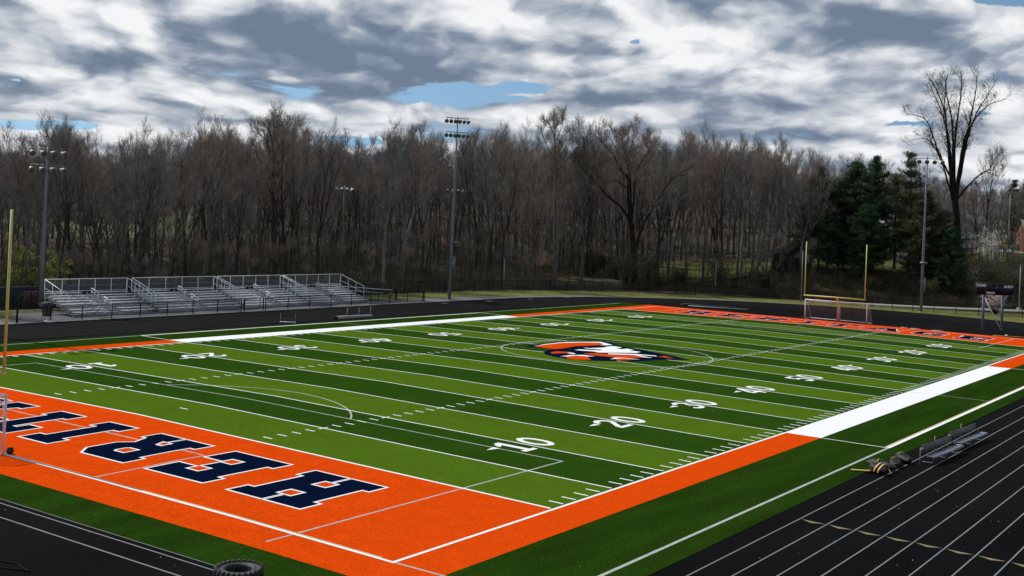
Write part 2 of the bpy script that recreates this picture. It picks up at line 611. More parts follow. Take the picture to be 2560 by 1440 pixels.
bright = blobs([(1220, 60, 130, 50, .5), (720, 190, 220, 14, .5), (300, 25, 180, 22, .4), (60, 245, 150, 18, .45), (1250, 292, 190, 22, .6), (200, 338, 260, 12, .5), (1560, 60, 120, 26, .4), (2480, 60, 110, 34, .5), (1650, 165, 300, 22, .4), (2080, 385, 260, 20, .5), (1050, 285, 90, 14, .5), (600, 150, 90, 10, .3), (1350, 165, 150, 25, .35), (300, 110, 160, 14, .3)])
high = mapr(el, 0.24, 0.55, 0.0, 0.36, True)
cv = mth('SUBTRACT', mth('ADD', n1, 0.335), mth('ADD', mth('MULTIPLY', gap, 0.56), high))
cover = mapr(cv, 0.325, 0.445, 0.0, 1.0, True)
b_ = mth('MULTIPLY_ADD', mth('SUBTRACT', n1, n1u), 1.55, 0.635)
b_ = mth('MULTIPLY_ADD', mth('SUBTRACT', n1s, n1w), 1.5, b_)
b_ = mth('MULTIPLY_ADD', mth('SUBTRACT', n2, 0.5), -0.3, b_)
b_ = mth('MULTIPLY_ADD', dark, -0.38, b_)
b_ = mth('ADD', b_, mth('MULTIPLY', bright, 0.42))
ramp = nd("ShaderNodeValToRGB")
L.new(mth('ADD', b_, 0.0, clamp=True), ramp.inputs[0])
els = ramp.color_ramp.elements
els[0].position, els[0].color = 0.0, (0.165, 0.212, 0.30, 1)
els[1].position, els[1].color = 1.0, (0.90, 0.915, 0.93, 1)
for p_, c_ in ((0.25, (0.24, 0.295, 0.385, 1)), (0.5, (0.44, 0.485, 0.555, 1)), (0.75, (0.70, 0.725, 0.765, 1))):
    e_ = els.new(p_)
    e_.color = c_
bg_c = nd("ShaderNodeBackground")
L.new(ramp.outputs[0], bg_c.inputs[0])
bg_c.inputs[1].default_value = 1.0
mxs = nd("ShaderNodeMixShader")
L.new(cover, mxs.inputs[0])
L.new(bg_sky.outputs[0], mxs.inputs[1])
L.new(bg_c.outputs[0], mxs.inputs[2])
wo = nd("ShaderNodeOutputWorld")
L.new(mxs.outputs[0], wo.inputs[0])

vs = SC.view_settings
SC.display_settings.display_device = 'sRGB'
vs.view_transform = 'Standard'
vs.look = 'None'
vs.exposure = 0.0
vs.gamma = 1.0
vs.use_curve_mapping = False

# ------------------------------------------------------------------ the ground
azs = list(np.arange(YAW - 0.62, YAW + 0.621, 0.012))
azs = list(np.linspace(YAW - math.pi, YAW - 0.66, 24)) + azs + list(np.linspace(YAW + 0.66, YAW + math.pi, 24))[:-1]
Ds = [0.0, 40, 80, 100, 110] + list(np.arange(116, 262, 3.5)) + list(np.arange(268, 480, 9)) + [500, 540, 600, 700, 900, 1300, 2200, 4000]
mb = MB()
vv, na = [], len(azs)
for D in Ds:
    for a in azs:
        X, Y = CAM[0] + D * math.cos(a), CAM[1] + D * math.sin(a)
        vv.append((X, Y, ground_z(X, Y) if D > 0 else -0.04))
ff = []
for i in range(len(Ds) - 1):
    for j in range(na):
        j2 = (j + 1) % na
        ff.append([i * na + j, (i + 1) * na + j, (i + 1) * na + j2, i * na + j2])
mb.add(vv, ff)
struct(mb.build("ground", m_floor, smooth=True))


def drape(name, mat, x0, x1, t0, t1, nx=24, ntt=16, lift=0.05, jag=1.5):
    """a patch of ground cover following the terrain"""
    mb = MB()
    v, f = [], []
    for i in range(nx + 1):
        x = x0 + (x1 - x0) * i / nx
        a, b = t0 + random.uniform(-jag, jag), t1 + random.uniform(-jag, jag)
        for j in range(ntt + 1):
            t = a + (b - a) * j / ntt
            X, Y, z, D = place(x, t)
            v.append((X, Y, z + lift))
    for i in range(nx):
        for j in range(ntt):
            q = i * (ntt + 1) + j
            f.append([q, q + ntt + 1, q + ntt + 2, q + 1])
    mb.add(v, f)
    return struct(mb.build(name, mat, smooth=True))


def flat(name, mat, polys, z):
    mb = MB()
    for p in polys:
        tr = tessellate_polygon([[Vector((q[0], q[1], 0)) for q in p]])
        # keep normals up
        fs = []
        for t in tr:
            a, b, c = [p[i] for i in t]
            cr = (b[0] - a[0]) * (c[1] - a[1]) - (b[1] - a[1]) * (c[0] - a[0])
            fs.append(list(t) if cr > 0 else list(t)[::-1])
        mb.add([(q[0], q[1], z) for q in p], fs)
    return struct(mb.build(name, mat))


def arc(cx, cy, r, a0, a1, n=40):
    return [(cx + r * math.cos(math.radians(a0 + (a1 - a0) * i / n)), cy + r * math.sin(math.radians(a0 + (a1 - a0) * i / n))) for i in range(n + 1)]


TX = 90.0
# black running track with the black aprons behind both end zones, in one sheet
flat("running_track", m_track, [[(-75, -26), (TX + 4, -26)] + arc(TX, YC, 42.3, -64, 90, 60) + [(-75, YC + 42.3)]], -0.012)
# grey asphalt walk and bleacher pad, then the grass verge outside the bend
walk = [(-40, 66.75), (90, 66.75)] + arc(TX, YC, 42.35, 89, 20, 30) + arc(TX, YC, 43.3, 20, 60, 20) + arc(TX, YC, 44.6, 64, 86, 10) + [(91, 69.8), (79, 71.0), (72.5, 70.6), (67.2, 71.3), (66.8, 75.3), (30.5, 75.3), (24.2, 74.5), (22.5, 71.0), (-40, 70.0)]
flat("walkway", m_apron, [walk], -0.016)
verge = [(-40, 66.7), (TX, 66.7)] + arc(TX, YC, 42.25, 89, -70, 70) + [(104, -26), (175, -40), (166, 0), (156.5, 11.0), (149.5, 26.5), (142.5, 37.5), (139.5, 44.5), (136.5, 51), (131, 59), (125, 66.5), (116, 72.5), (106.5, 76.6), (92, 78.4), (60, 79.2), (-40, 79.6)]
flat("grass_verge", m_verge, [verge], -0.026)
# concrete footpath outside the right-hand fence
pth = [(137.5, 41.5), (141.5, 32.5), (144.0, 27.5), (149.0, 20.8), (156.5, 12.3), (166, 3)]
mbp = MB()
pv = []
for x, y in pth:
    for ox, oy, z in ((0, 0, -.03), (.05, .04, .15), (1.9, 1.55, .17), (1.95, 1.6, -.03)):
        pv.append((x + ox, y + oy, z))
mbp.add(pv, [[4 * i + j, 4 * i + 4 + j, 4 * i + 5 + j, 4 * i + 1 + j] for i in range(len(pth) - 1) for j in range(3)])
struct(mbp.build("footpath", m_path))
flat("kerb_path", m_path, [[(10, 77.2), (29.5, 76.9), (29.5, 77.3), (10, 77.7)]], -0.02)
drape("meadow", m_meadow, -260, 480, 88, 232, 30, 24, jag=6)
drape("lawn", m_lawn, 1640, 2480, 21, 66, 40, 20, jag=2)
drape("lawn_slope", m_lawn, 2400, 2720, 24, 96, 16, 20, lift=0.06, jag=3)
drape("forest_clearing", m_dry, 1395, 1560, 6, 24, 12, 8, jag=2)
drape("bank", m_ivybank_shade, 1575, 2720, 1.5, 20, 50, 12, lift=0.03, jag=0.8)
drape("driveway", m_drive, 2478, 2720, 99, 112, 10, 6, lift=0.07, jag=0.6)

# ------------------------------------------------------------------ artificial turf with its painted bands
CUTS = [((0, 0, 0), (0, 1, 0)), ((0, YC, 0), (0, 1, 0)), ((0, W, 0), (0, 1, 0))]
for (x0, y0), (x1, y1) in (((-13, 0), (0, YC)), ((-13, W), (0, YC)), ((102.5, 0), (91.5, YC)), ((102.5, W), (91.5, YC))):
    d = Vector((x1 - x0, y1 - y0, 0)).normalized()
    CUTS.append(((x0, y0, 0), (-d.y, d.x, 0)))


def painted(name, mats, polys, lift):
    """polys: (outline or list of triangles, material index); laid on the gently crowned field surface"""
    bm = bmesh.new()
    for p, mi in polys:
        for tri in tessellate_polygon([[Vector((q[0], q[1], 0)) for q in p]]) if len(p) > 4 else [range(len(p))]:
            vs_ = [bm.verts.new((p[i][0], p[i][1], 0)) for i in tri]
            try:
                f = bm.faces.new(vs_)
            except ValueError:
                continue
            f.material_index = mi
    for co, no in CUTS:
        bmesh.ops.bisect_plane(bm, geom=bm.verts[:] + bm.edges[:] + bm.faces[:], plane_co=co, plane_no=no, dist=1e-5)
    bm.normal_update()
    for f in bm.faces:
        if f.normal.z < 0:
            f.normal_flip()
    for v in bm.verts:
        v.co.z = crown(v.co.x, v.co.y) + lift
    me = bpy.data.meshes.new(name)
    bm.to_mesh(me)
    bm.free()
    for mt in mats:
        me.materials.append(mt)
    o = bpy.data.objects.new(name, me)
    COL.objects.link(o)
    return struct(o)


def rect(x0, x1, y0, y1):
    return [(x0, y0), (x1, y0), (x1, y1), (x0, y1)]


xs = [-13.05, -11.08, 0] + [5 * YD * k for k in range(1, 21)] + [100 * YD + 11.1, ]
ys = [-6.6, -2.02, 0, W, W + 2.02, 55.2]
cells = []
xs_all = sorted(set(xs + [25 * YD, 75 * YD]))
for i in range(len(xs_all) - 1):
    for j in range(5):
        x0, x1, y0, y1 = xs_all[i], xs_all[i + 1], ys[j], ys[j + 1]
        xm = (x0 + x1) / 2
        if xm < -11.08 or j in (0, 4):
            mi = 0
        elif j in (1, 3):
            mi = 4 if 25 * YD < xm < 75 * YD else 3
        elif xm < 0 or xm > 100 * YD:
            mi = 3
        else:
            mi = 1 if int(xm / (5 * YD)) % 2 == 0 else 2
        cells.append((rect(x0, x1, y0, y1), mi))
painted("turf_field", [m_border, m_light, m_dark, m_orange, m_white], cells, 0.0)

h = 0.055
lines = []
for k in range(0, 101, 5):
    x = k * YD
    hw = 0.075 if k in (0, 100) else h
    lines.append((rect(x - hw, x + hw, 0.10, W - 0.10), 0))
for k in range(1, 100):
    if k % 5 == 0:
        for yy in (16.256, W - 16.256):
            lines.append((rect(k * YD - 0.31, k * YD - h - .002, yy - h, yy + h), 0))
            lines.append((rect(k * YD + h + .002, k * YD + 0.31, yy - h, yy + h), 0))
        continue
    x = k * YD
    for y0, y1 in ((0.12, 0.76), (W - 0.76, W - 0.12), (16.256 - .30, 16.256 + .30), (W - 16.256 - .30, W - 16.256 + .30)):
        lines.append((rect(x - h, x + h, y0, y1), 0))
for x in (3 * YD, 97 * YD):
    lines.append((rect(x - h, x + h, YC - .3, YC + .3), 0))
xe0, xe1 = -10 * YD, 110 * YD
lines += [(rect(xe0 - .09, 25 * YD, -0.14, 0.0), 0), (rect(75 * YD, xe1 + .09, -0.14, 0.0), 0), (rect(xe0 - .09, 25 * YD, W, W + 0.14), 0), (rect(75 * YD, xe1 + .09, W, W + .14), 0)]
lines += [(rect(xe0 - .09, xe0 + .05, 0.002, W - .002), 0), (rect(xe1 - .05, xe1 + .09, 0.002, W - .002), 0)]
for sgn in (0, 1):
    fy = (lambda y: y) if sgn == 0 else (lambda y: W - y)
    a, b = sorted((fy(-5.62), fy(-5.42)))
    lines.append((rect(25 * YD, 75 * YD, a, b), 0))
    for k in (25, 75):
        a, b = sorted((fy(-5.42), fy(-2.03)))
        lines.append((rect(k * YD - .05, k * YD + .05, a, b), 0))
painted("football_lines", [m_white], lines, 0.006)

soc = []
for sgn in (0, 1):
    fy = (lambda y: y) if sgn == 0 else (lambda y: W - y)
    for x0, x1 in ((xe0 - .05, 25 * YD - .01), (75 * YD + .01, xe1)):
        a, b = sorted((fy(-5.60), fy(-5.46)))
        soc.append((rect(x0, x1, a, b), 0))
    a, b = sorted((fy(-5.415), fy(-5.30)))
    soc.append((rect(25 * YD, 75 * YD, a, b), 1))
    a, b = sorted((fy(-5.4), fy(-0.15)))
    soc.append((rect(xe0 - .05, xe0 + .05, a, b), 0))
    soc.append((rect(50 * YD - .035, 50 * YD + .035, a, b), 0))
sw = 0.05


def strip(pts, w):
    out = []
    for (a, b) in zip(pts[:-1], pts[1:]):
        d = np.array(b) - np.array(a)
        d = d / (np.linalg.norm(d) + 1e-9)
        out.append(d)
    ns = []
    for i in range(len(pts)):
        d = out[max(0, i - 1)] + out[min(len(out) - 1, i)]
        d = d / np.linalg.norm(d)
        ns.append(np.array([-d[1], d[0]]))
    return [([tuple(np.array(pts[i]) + ns[i] * w), tuple(np.array(pts[i]) - ns[i] * w), tuple(np.array(pts[i + 1]) - ns[i + 1] * w), tuple(np.array(pts[i + 1]) + ns[i + 1] * w)], 0) for i in range(len(pts) - 1)]


for e in (0, 1):
    fx = (lambda x: x) if e == 0 else (lambda x: 100 * YD - x)
    for (yo, dep) in ((20.15, 16.5), (9.16, 5.5)):
        for yy in (YC - yo, YC + yo):
            a, b = sorted((fx(xe0 + .06), fx(xe0 + dep - .06)))
            soc.append((rect(a, b, yy - sw, yy + sw), 0))
        a, b = sorted((fx(xe0 + dep - .05), fx(xe0 + dep + .05)))
        soc.append((rect(a, b, YC - yo - .05, YC + yo + .05), 0))
    c = xe0 + 11
    hw = math.degrees(math.acos((5.55) / 9.15))
    soc += strip([(fx(x), y) for x, y in arc(c, YC, 9.15, -hw, hw, 36)], sw)
# faint tan ghost line just inside the near end line
soc.append((rect(xe0 + .06, xe0 + .15, 0.5, YC), 1))
soc.append((rect(xe0 - 1.25, xe0 - .1, YC - 20.15 - sw, YC - 20.15 + sw), 0))
painted("soccer_lines", [m_soccer, m_tan], soc, 0.003)
painted("centre_circle", [m_soccer], strip(arc(50 * YD, YC, 8.6, 0, 360, 90), sw), 0.0035)


# ---- block letters (outlines in a 12-high grid)
def miter(poly, o):
    n = len(poly)
    A = sum(poly[i][0] * poly[(i + 1) % n][1] - poly[(i + 1) % n][0] * poly[i][1] for i in range(n))
    s = 1 if A > 0 else -1
    res = []
    for i in range(n):
        p0, p1, p2 = [np.array(poly[(i + k) % n], float) for k in (-1, 0, 1)]
        d1, d2 = p1 - p0, p2 - p1
        d1 /= np.linalg.norm(d1)
        d2 /= np.linalg.norm(d2)
        n1_, n2_ = np.array([d1[1], -d1[0]]) * s, np.array([d2[1], -d2[0]]) * s
        b = n1_ + n2_
        b = b / (1 + float(n1_ @ n2_) + 1e-9)
        res.append(tuple(p1 + b * o))
    return res


GL = {
    'H': (10, [(0, 0), (4.75, 0), (4.75, 2.5), (3.9, 2.5), (3.9, 4.7), (6.1, 4.7), (6.1, 2.5), (5.25, 2.5), (5.25, 0), (10, 0), (10, 2.5), (9.1, 2.5), (9.1, 9.5), (10, 9.5), (10, 12), (5.25, 12), (5.25, 9.5), (6.1, 9.5), (6.1, 7.3), (3.9, 7.3), (3.9, 9.5), (4.75, 9.5), (4.75, 12), (0, 12), (0, 9.5), (.9, 9.5), (.9, 2.5), (0, 2.5)], []),
    'E': (9, [(0, 0), (9, 0), (9, 4.2), (6.3, 4.2), (6.3, 2.7), (4.1, 2.7), (4.1, 4.8), (5.9, 4.8), (5.9, 7.2), (4.1, 7.2), (4.1, 9.3), (6.3, 9.3), (6.3, 7.9), (9, 7.9), (9, 12), (0, 12), (0, 9.5), (.9, 9.5), (.9, 2.5), (0, 2.5)], []),
    'R': (10, [(0, 0), (4.9, 0), (4.9, 2.5), (4.0, 2.5), (4.0, 4.3), (5.2, 4.3), (6.1, 2.5), (5.4, 2.5), (5.4, 0), (10, 0), (10, 2.5), (9.2, 2.5), (8.1, 4.9), (9.6, 6.4), (9.6, 10.2), (7.8, 12), (0, 12), (0, 9.5), (.9, 9.5), (.9, 2.5), (0, 2.5)], [[(4.0, 7.0), (6.0, 7.0), (6.4, 7.5), (6.4, 8.8), (6.0, 9.3), (4.0, 9.3)]]),
    'I': (5.6, [(0, 0), (5.6, 0), (5.6, 2.5), (4.4, 2.5), (4.4, 9.5), (5.6, 9.5), (5.6, 12), (0, 12), (0, 9.5), (1.2, 9.5), (1.2, 2.5), (0, 2.5)], []),
    'T': (10, [(2.4, 0), (7.6, 0), (7.6, 2.5), (6.6, 2.5), (6.6, 9.3), (7.6, 9.3), (7.6, 7.6), (10, 7.6), (10, 12), (0, 12), (0, 7.6), (2.4, 7.6), (2.4, 9.3), (3.4, 9.3), (3.4, 2.5), (2.4, 2.5)], []),
    'A': (11, [(0, 0), (4.6, 0), (4.6, 2.3), (3.9, 2.3), (4.3, 3.7), (6.7, 3.7), (7.1, 2.3), (6.4, 2.3), (6.4, 0), (11, 0), (11, 2.3), (10.1, 2.3), (7.2, 12), (3.8, 12), (.9, 2.3), (0, 2.3)], [[(4.9, 5.8), (6.1, 5.8), (5.5, 8.4)]]),
    'G': (10, [(2.2, 0), (7.8, 0), (9.6, 1.8), (9.6, 6.3), (5.4, 6.3), (5.4, 4.1), (6.6, 4.1), (6.6, 2.7), (3.9, 2.7), (3.5, 3.2), (3.5, 8.8), (3.9, 9.3), (6.2, 9.3), (6.2, 8.0), (9.6, 8.0), (9.6, 10.2), (7.8, 12), (2.2, 12), (.4, 10.2), (.4, 1.8)], []),
}


def glyph_tris(ch, o=0.0):
    w, out, holes = GL[ch]
    loops = [miter(out, o) if o else out] + [miter(hh, -o) if o else hh for hh in holes]
    allp = [p for l in loops for p in l]
    tr = tessellate_polygon([[Vector((p[0], p[1], 0)) for p in l] for l in loops])
    return [[allp[i] for i in t] for t in tr]


# letter positions along the near end line (low side of the field first)
LET = [('H', 6.37, 10.13), ('E', 11.60, 14.95), ('R', 16.45, 19.95), ('I', 21.70, 23.75), ('T', 24.85, 28.45), ('A', 29.60, 33.75), ('G', 34.95, 38.45), ('E', 39.75, 42.95)]
white_l, navy_l = [], []
for end in (0, 1):
    for ch, y0, y1 in LET:
        w = GL[ch][0]
        sy = (y1 - y0) / w
        sx_ = 4.62 / 12.0

        def mp(p, y0=y0, sy=sy):
            x, y = -2.17 - p[1] * sx_, y0 + p[0] * sy
            return (x, y) if end == 0 else (100 * YD - x, W - y)
        for o, dst in ((0.30, white_l), (0.0, navy_l)):
            for t in glyph_tris(ch, o):
                dst.append(([mp(p) for p in t], 0))
painted("end_zone_letter_outlines", [m_white], white_l, 0.009)
painted("end_zone_letters", [m_navy], navy_l, 0.013)

# ---- yard numbers
DW = 0.23


def digit(d):
    """outline pieces in a box 1 wide and 1.45 high (no overlaps)"""
    def S(pts, w=DW / 2):
        return [p for p, _ in strip(pts, w)]
    if d == '0':
        return S([(0.5 + 0.38 * math.cos(a), 0.725 + 0.61 * math.sin(a)) for a in np.linspace(0, 2 * math.pi, 29)])
    if d == '1':
        return [rect(0.12, 0.9, 0, 0.2), rect(0.38, 0.66, 0.2, 1.45), [(0.38, 1.45), (0.10, 1.18), (0.10, 0.98), (0.38, 1.14)]]
    if d == '2':
        p = [(0.14, 1.02)] + [(0.5 + 0.37 * math.cos(a), 1.0 + 0.34 * math.sin(a)) for a in np.linspace(math.pi * .93, -0.35, 16)] + [(0.16, 0.22)]
        return S(p) + [rect(0.03, 0.96, 0, 0.215)]
    if d == '3':
        p = [(0.5 + 0.34 * math.cos(a), 1.04 + 0.30 * math.sin(a)) for a in np.linspace(math.pi * .9, -1.35, 14)]
        q = [(0.5 + 0.37 * math.cos(a), 0.44 + 0.33 * math.sin(a)) for a in np.linspace(1.45, -math.pi * .88, 16)]
        return S(p) + S(q)
    if d == '4':
        return [rect(0.6, 0.85, 0.50, 1.45), rect(0.6, 0.85, 0, 0.29), rect(0.0, 1.0, 0.29, 0.50), [(0.6, 1.45), (0.0, 0.62), (0.0, 0.50), (0.22, 0.50), (0.6, 1.08)]]
    if d == '5':
        q = [(0.13, 0.78)] + [(0.47 + 0.38 * math.cos(a), 0.48 + 0.37 * math.sin(a)) for a in np.linspace(2.2, -math.pi * .85, 18)]
        return S(q) + [rect(0.08, 0.30, 0.80, 1.45), rect(0.30, 0.90, 1.23, 1.45)]


nums = []
for k, tx in zip(range(10, 100, 10), ("10", "20", "30", "40", "50", "40", "30", "20", "10")):
    X0 = k * YD
    for side in (0, 1):
        r = 1 if side == 0 else -1
        y0 = 6.48 if side == 0 else W - 6.48

        def mp(u, v):
            return (X0 + r * u, y0 + r * v)
        for ch, off in zip(tx, (-1.58, 0.24)):
            for pc in digit(ch):
                nums.append(([mp(off + p[0] * 1.34, p[1] * 1.42) for p in pc], 0))
        if k != 50:
            s = -1 if k < 50 else 1
            a = [(s * 1.74 / r if False else s * r * 1.74, 1.22), (s * r * 1.74, 1.62), (s * r * 2.55, 1.42)]
            nums.append(([mp(*p) for p in a], 0))
painted("yard_numbers", [m_white], nums, 0.010)

# ---- mid-field emblem, traced as ground paint
EMB = [
    (2, [(465, 185), (600, 160), (820, 138), (1000, 130), (1230, 132), (1330, 158), (1400, 183), (1540, 205), (1700, 238), (1900, 274), (2000, 300), (2085, 319), (1830, 315), (1600, 329), (1300, 330), (1100, 325), (900, 311), (760, 290), (670, 265), (650, 246), (680, 229), (745, 215), (640, 204), (540, 191)]),
    (1, [(530, 185), (650, 162), (800, 146), (900, 140), (1210, 139), (1330, 172), (1190, 175), (1240, 168), (1195, 148), (1000, 146), (820, 150), (660, 167)]),
    (0, [(545, 186), (660, 168), (820, 151), (1000, 147), (1190, 149), (1235, 168), (1150, 175), (950, 183), (830, 205), (745, 212), (640, 200)]),
    (1, [(1030, 196), (1100, 203), (1230, 197), (1280, 185), (1340, 183), (1425, 195), (1360, 203), (1420, 213), (1470, 208), (1540, 219), (1490, 225), (1610, 240), (1560, 250), (1180, 247), (1140, 236), (945, 222), (1000, 214), (1120, 222), (1210, 224), (1215, 216), (1080, 208)]),
    (1, [(1280, 254), (1560, 261), (1760, 278), (1770, 286), (1640, 275), (1600, 276), (1725, 301), (1640, 294), (1540, 272), (1280, 263)]),
    (0, [(1030, 256), (1130, 252), (1270, 262), (1400, 268), (1540, 276), (1650, 296), (1540, 301), (1300, 290), (1130, 274)]),
    (0, [(705, 245), (760, 235), (870, 239), (905, 248), (860, 252), (720, 256)]),
    (1, [(875, 239), (960, 257), (930, 262), (865, 251), (908, 248)]),
    (0, [(862, 287), (960, 280), (1090, 287), (1080, 300), (1112, 319), (960, 318), (872, 305)]),
    (1, [(803, 286), (900, 271), (1040, 271), (1148, 286), (1085, 286), (960, 278), (862, 286)]),
    (0, [(1350, 311), (1430, 304), (1540, 316), (1460, 323), (1375, 327)]),
    (1, [(1303, 313), (1350, 297), (1440, 299), (1602, 317), (1545, 315), (1432, 303), (1348, 310)]),
    (0, [(1780, 284), (1850, 282), (1942, 305), (1850, 297)]),
]
for nm, mts, sel, lf in (("field_emblem_base", [m_navy], (2,), 0.009), ("field_emblem_details", [m_orange, m_white], (0, 1), 0.013)):
    ps = []
    for q, (mi, p) in enumerate(EMB):
        if mi in sel:
            g_ = [on_turf(1200 + a / 4.0, 820 + b / 4.0) for a, b in p]
            ps.append((miter(g_, .13) if mi == 2 else g_, mi if len(sel) > 1 else 0))
    painted(nm, mts, ps, lf)

# ---- lane lines and gold exchange marks on the near straight
ll = []
for k in range(9):
    y = -7.50 - 1.065 * k
    ll.append(rect(-75, TX, y - .026, y + .026))
flat("lane_lines", m_lane, ll, -0.006)
flat("runway_lines", m_lane, [rect(-13.42, -13.36, -6.5, 55), rect(-14.44, -14.37, -6.5, 55)], -0.006)
flat("worn_lane_lines", m_lane_dim, [rect(-40, TX, 57.2 + 1.065 * k, 57.26 + 1.065 * k) for k in range(8)] +
     [p for k in range(8) for p, _ in strip(arc(TX, YC, 32.8 + 1.065 * k, 90, -85, 60), 0.035)], -0.006)
gm = []
for k in range(8):
    ya, yb = -7.56 - 1.065 * k, -8.50 - 1.065 * k
    xm = 5.5 - 0.05 * k
    gm.append([(xm + .05, ya), (xm - .02, yb), (xm - .24, (ya + yb) / 2)])
flat("exchange_marks", m_gold, gm, -0.0055)
flat("turf_edge_trim", m_lane, [rect(-13.10, -13.06, -6.5, 24)], -0.004)
flat("track_patch_marks", m_soccer, [rect(-9.9, -9.7, -11.2, -10.9)] + [rect(75 + 9 * i, 76.2 + 9 * i, 64.7 - .3 * i, 64.85 - .3 * i) for i in range(5)], -0.0052)


# ================================================================== things on and around the field
def empty_at(x, y, z=0.0):
    return (x, y, z)


def lamp_shape(mb, c, d, s=1.0, mi=0):
    """a bell-shaped floodlight: narrow lamp holder widening to a round mouth"""
    c, d = np.array(c, float), np.array(d, float)
    d /= np.linalg.norm(d)
    prof = [(-0.34, .05), (-0.33, .12), (-0.20, .15), (-0.14, .17), (0.0, .27), (0.12, .33), (0.20, .345), (0.21, .345)]
    mb.tube([c + d * a * s for a, _ in prof], [r * s for _, r in prof], k=14, mi=mi)


def light_pole(name, label, X, Y, H, arms, face, lamp_s=0.8, group=None, case=None, r0=0.215, r1=0.09, box_z=None, z0=0.0, armdir=None, tilt=0.45):
    """arms: list of (z, number of lamps, width)"""
    t = thing(name, label, 'light pole', (X, Y, z0), 0, group)
    mb = MB()
    mb.tube([(0, 0, -0.3), (0, 0, H * .33), (0, 0, H * .66), (0, 0, H)], [r0, r0 * .75 + r1 * .25, r0 * .4 + r1 * .6, r1], k=12)
    mb.tube([(0, 0, -0.2), (0, 0, 0.10)], [r0 * 1.35, r0 * 1.35], k=12)
    mb.build('pole', m_galv, t, True)
    f = np.array([math.cos(face), math.sin(face), 0])
    a = np.array([-f[1], f[0], 0]) if armdir is None else np.array([math.cos(armdir), math.sin(armdir), 0])
    for z, n, wd_ in arms:
        mb = MB()
        mb.tube([a * -wd_ / 2 + (0, 0, z), a * wd_ / 2 + (0, 0, z)], [.055, .055], k=6)
        mb.tube([a * -.25 + (0, 0, z - .25), a * .25 + (0, 0, z - .25)], [.04, .04], k=6)
        mb.build('crossarm', m_galv, t)
        for i in range(n):
            p = a * (-wd_ / 2 + wd_ * (i + .1) / (n - .8 if n > 1 else 1)) + np.array([0, 0, z - 0.12 - .34 * lamp_s])
            sw_ = (i - (n - 1) / 2) * 0.22
            d = f * math.cos(sw_) + a * math.sin(sw_) + np.array([0, 0, -tilt])
            mb = MB()
            lamp_shape(mb, p, d, lamp_s)
            mb.tube([p + (0, 0, .30 * lamp_s), p + (0, 0, .12 + .34 * lamp_s)], [.03, .03], k=5)
            o = mb.build('floodlight', case or m_lampcase, t, True)
            mb = MB()
            dd = d / np.linalg.norm(d)
            mb.tube([p + dd * .206 * lamp_s, p + dd * .225 * lamp_s], [.31 * lamp_s, .30 * lamp_s], k=14)
            mb.build('lens', m_lens, o)
    if box_z:
        mb = MB()
        b0 = a * 0.0 - f * 0.0
        sd_ = -RT0 * -1.0
        for zc, hh, ww, off in box_z:
            c = sd_ * off
            mb.box(c[0] - ww / 2, c[0] + ww / 2, c[1] - ww / 2, c[1] + ww / 2, zc - hh / 2, zc + hh / 2)
        mb.build('ballast_box', m_galv, t)
    return t


light_pole('stadium_light_pole', 'tall stadium light pole with two rows of dark lamps right of the bleachers', 80.5, 67.9, 23.5,
           [(23.3, 6, 3.1), (21.5, 6, 3.0)], math.radians(-105), 0.80, 'stadium light poles around the track', m_lampdark, box_z=[(4.6, 1.9, .34, .34), (7.4, .35, .4, .5)], armdir=math.radians(-28), tilt=.7)
light_pole('stadium_light_pole', 'stadium light pole with two rows of pale lamps behind the left end of the bleachers', 29.4, 78.2, 15.7,
           [(15.5, 4, 3.1), (13.9, 4, 3.1)], math.radians(-85), 0.95, 'stadium light poles around the track', box_z=[(.3, .6, .8, .3)], armdir=math.radians(-45))
light_pole('stadium_light_pole', 'stadium light pole with one row of five lamps in front of the evergreens', 134.7, 23.8, 22.5,
           [(22.2, 5, 4.4)], math.radians(-175), 0.95, 'stadium light poles around the track', box_z=[(4.0, 2.0, .34, .30), (7.1, .3, .8, .1)], armdir=math.radians(-62))
light_pole('stadium_light_pole', 'light pole left of the bleachers casting a shadow across the orange band', 13.45, 67.9, 23.5,
           [(23.2, 4, 3.4), (21.6, 4, 3.4)], math.radians(-88), 0.95, 'stadium light poles around the track')
for x, t, ytop, lab, w_ in ((853, 30, 464, 'thin court light pole with four white lamps rising behind the far end of the bleachers', 2.6), (1131, 42, 469, 'court light pole with four white lamps partly behind the tall stadium light pole', 3.0)):
    X, Y, z, D = place(x, t)
    Ht = z_at(ytop, x, D) - z
    light_pole('court_light_pole', lab, X, Y, Ht, [(Ht - .1, 4, w_)], math.radians(-120), 1.1, 'court light poles in front of the woods', m_whitepipe, .17, .10, z0=z, armdir=math.radians(-40), tilt=.9)


def thin_pole(x, yb, ytop, lab, r=.06, base=False, z=0.0):
    p = at_z(x, yb, z)
    D = math.hypot(p[0] - CAM[0], p[1] - CAM[1])
    H = z_at(ytop, x, D) - z
    t = thing('slim_lamp_post', lab, 'lamp post', (p[0], p[1], z), 0, 'slim pale posts along the far fence')
    mb = MB()
    mb.tube([(0, 0, -.1), (0, 0, H)], [r, r * .7], k=8)
    mb.build('post', m_alu_dull, t, True)
    mb = MB()
    mb.box(-.16, .16, -.10, .10, H - .02, H + .10)
    mb.build('lamp_head', m_alu_dull, t)
    if base:
        mb = MB()
        mb.tube([(0, 0, -.1), (0, 0, .45), (0, 0, .55)], [.36, .34, .26], k=12)
        mb.build('concrete_base', m_path, t)


thin_pole(2547, 778, 665, 'slim lamp post on a round concrete base right of the scoreboard', .085, True)
thin_pole(1787.5, 738, 653, 'slim pale post at the edge of the grass left of the far goal posts')
thin_pole(1258.5, 726, 650, 'slim pale post in front of the woods right of the tall stadium light pole')
thin_pole(2002, 756, 628, 'slim pale post just left of the far yellow goal posts')


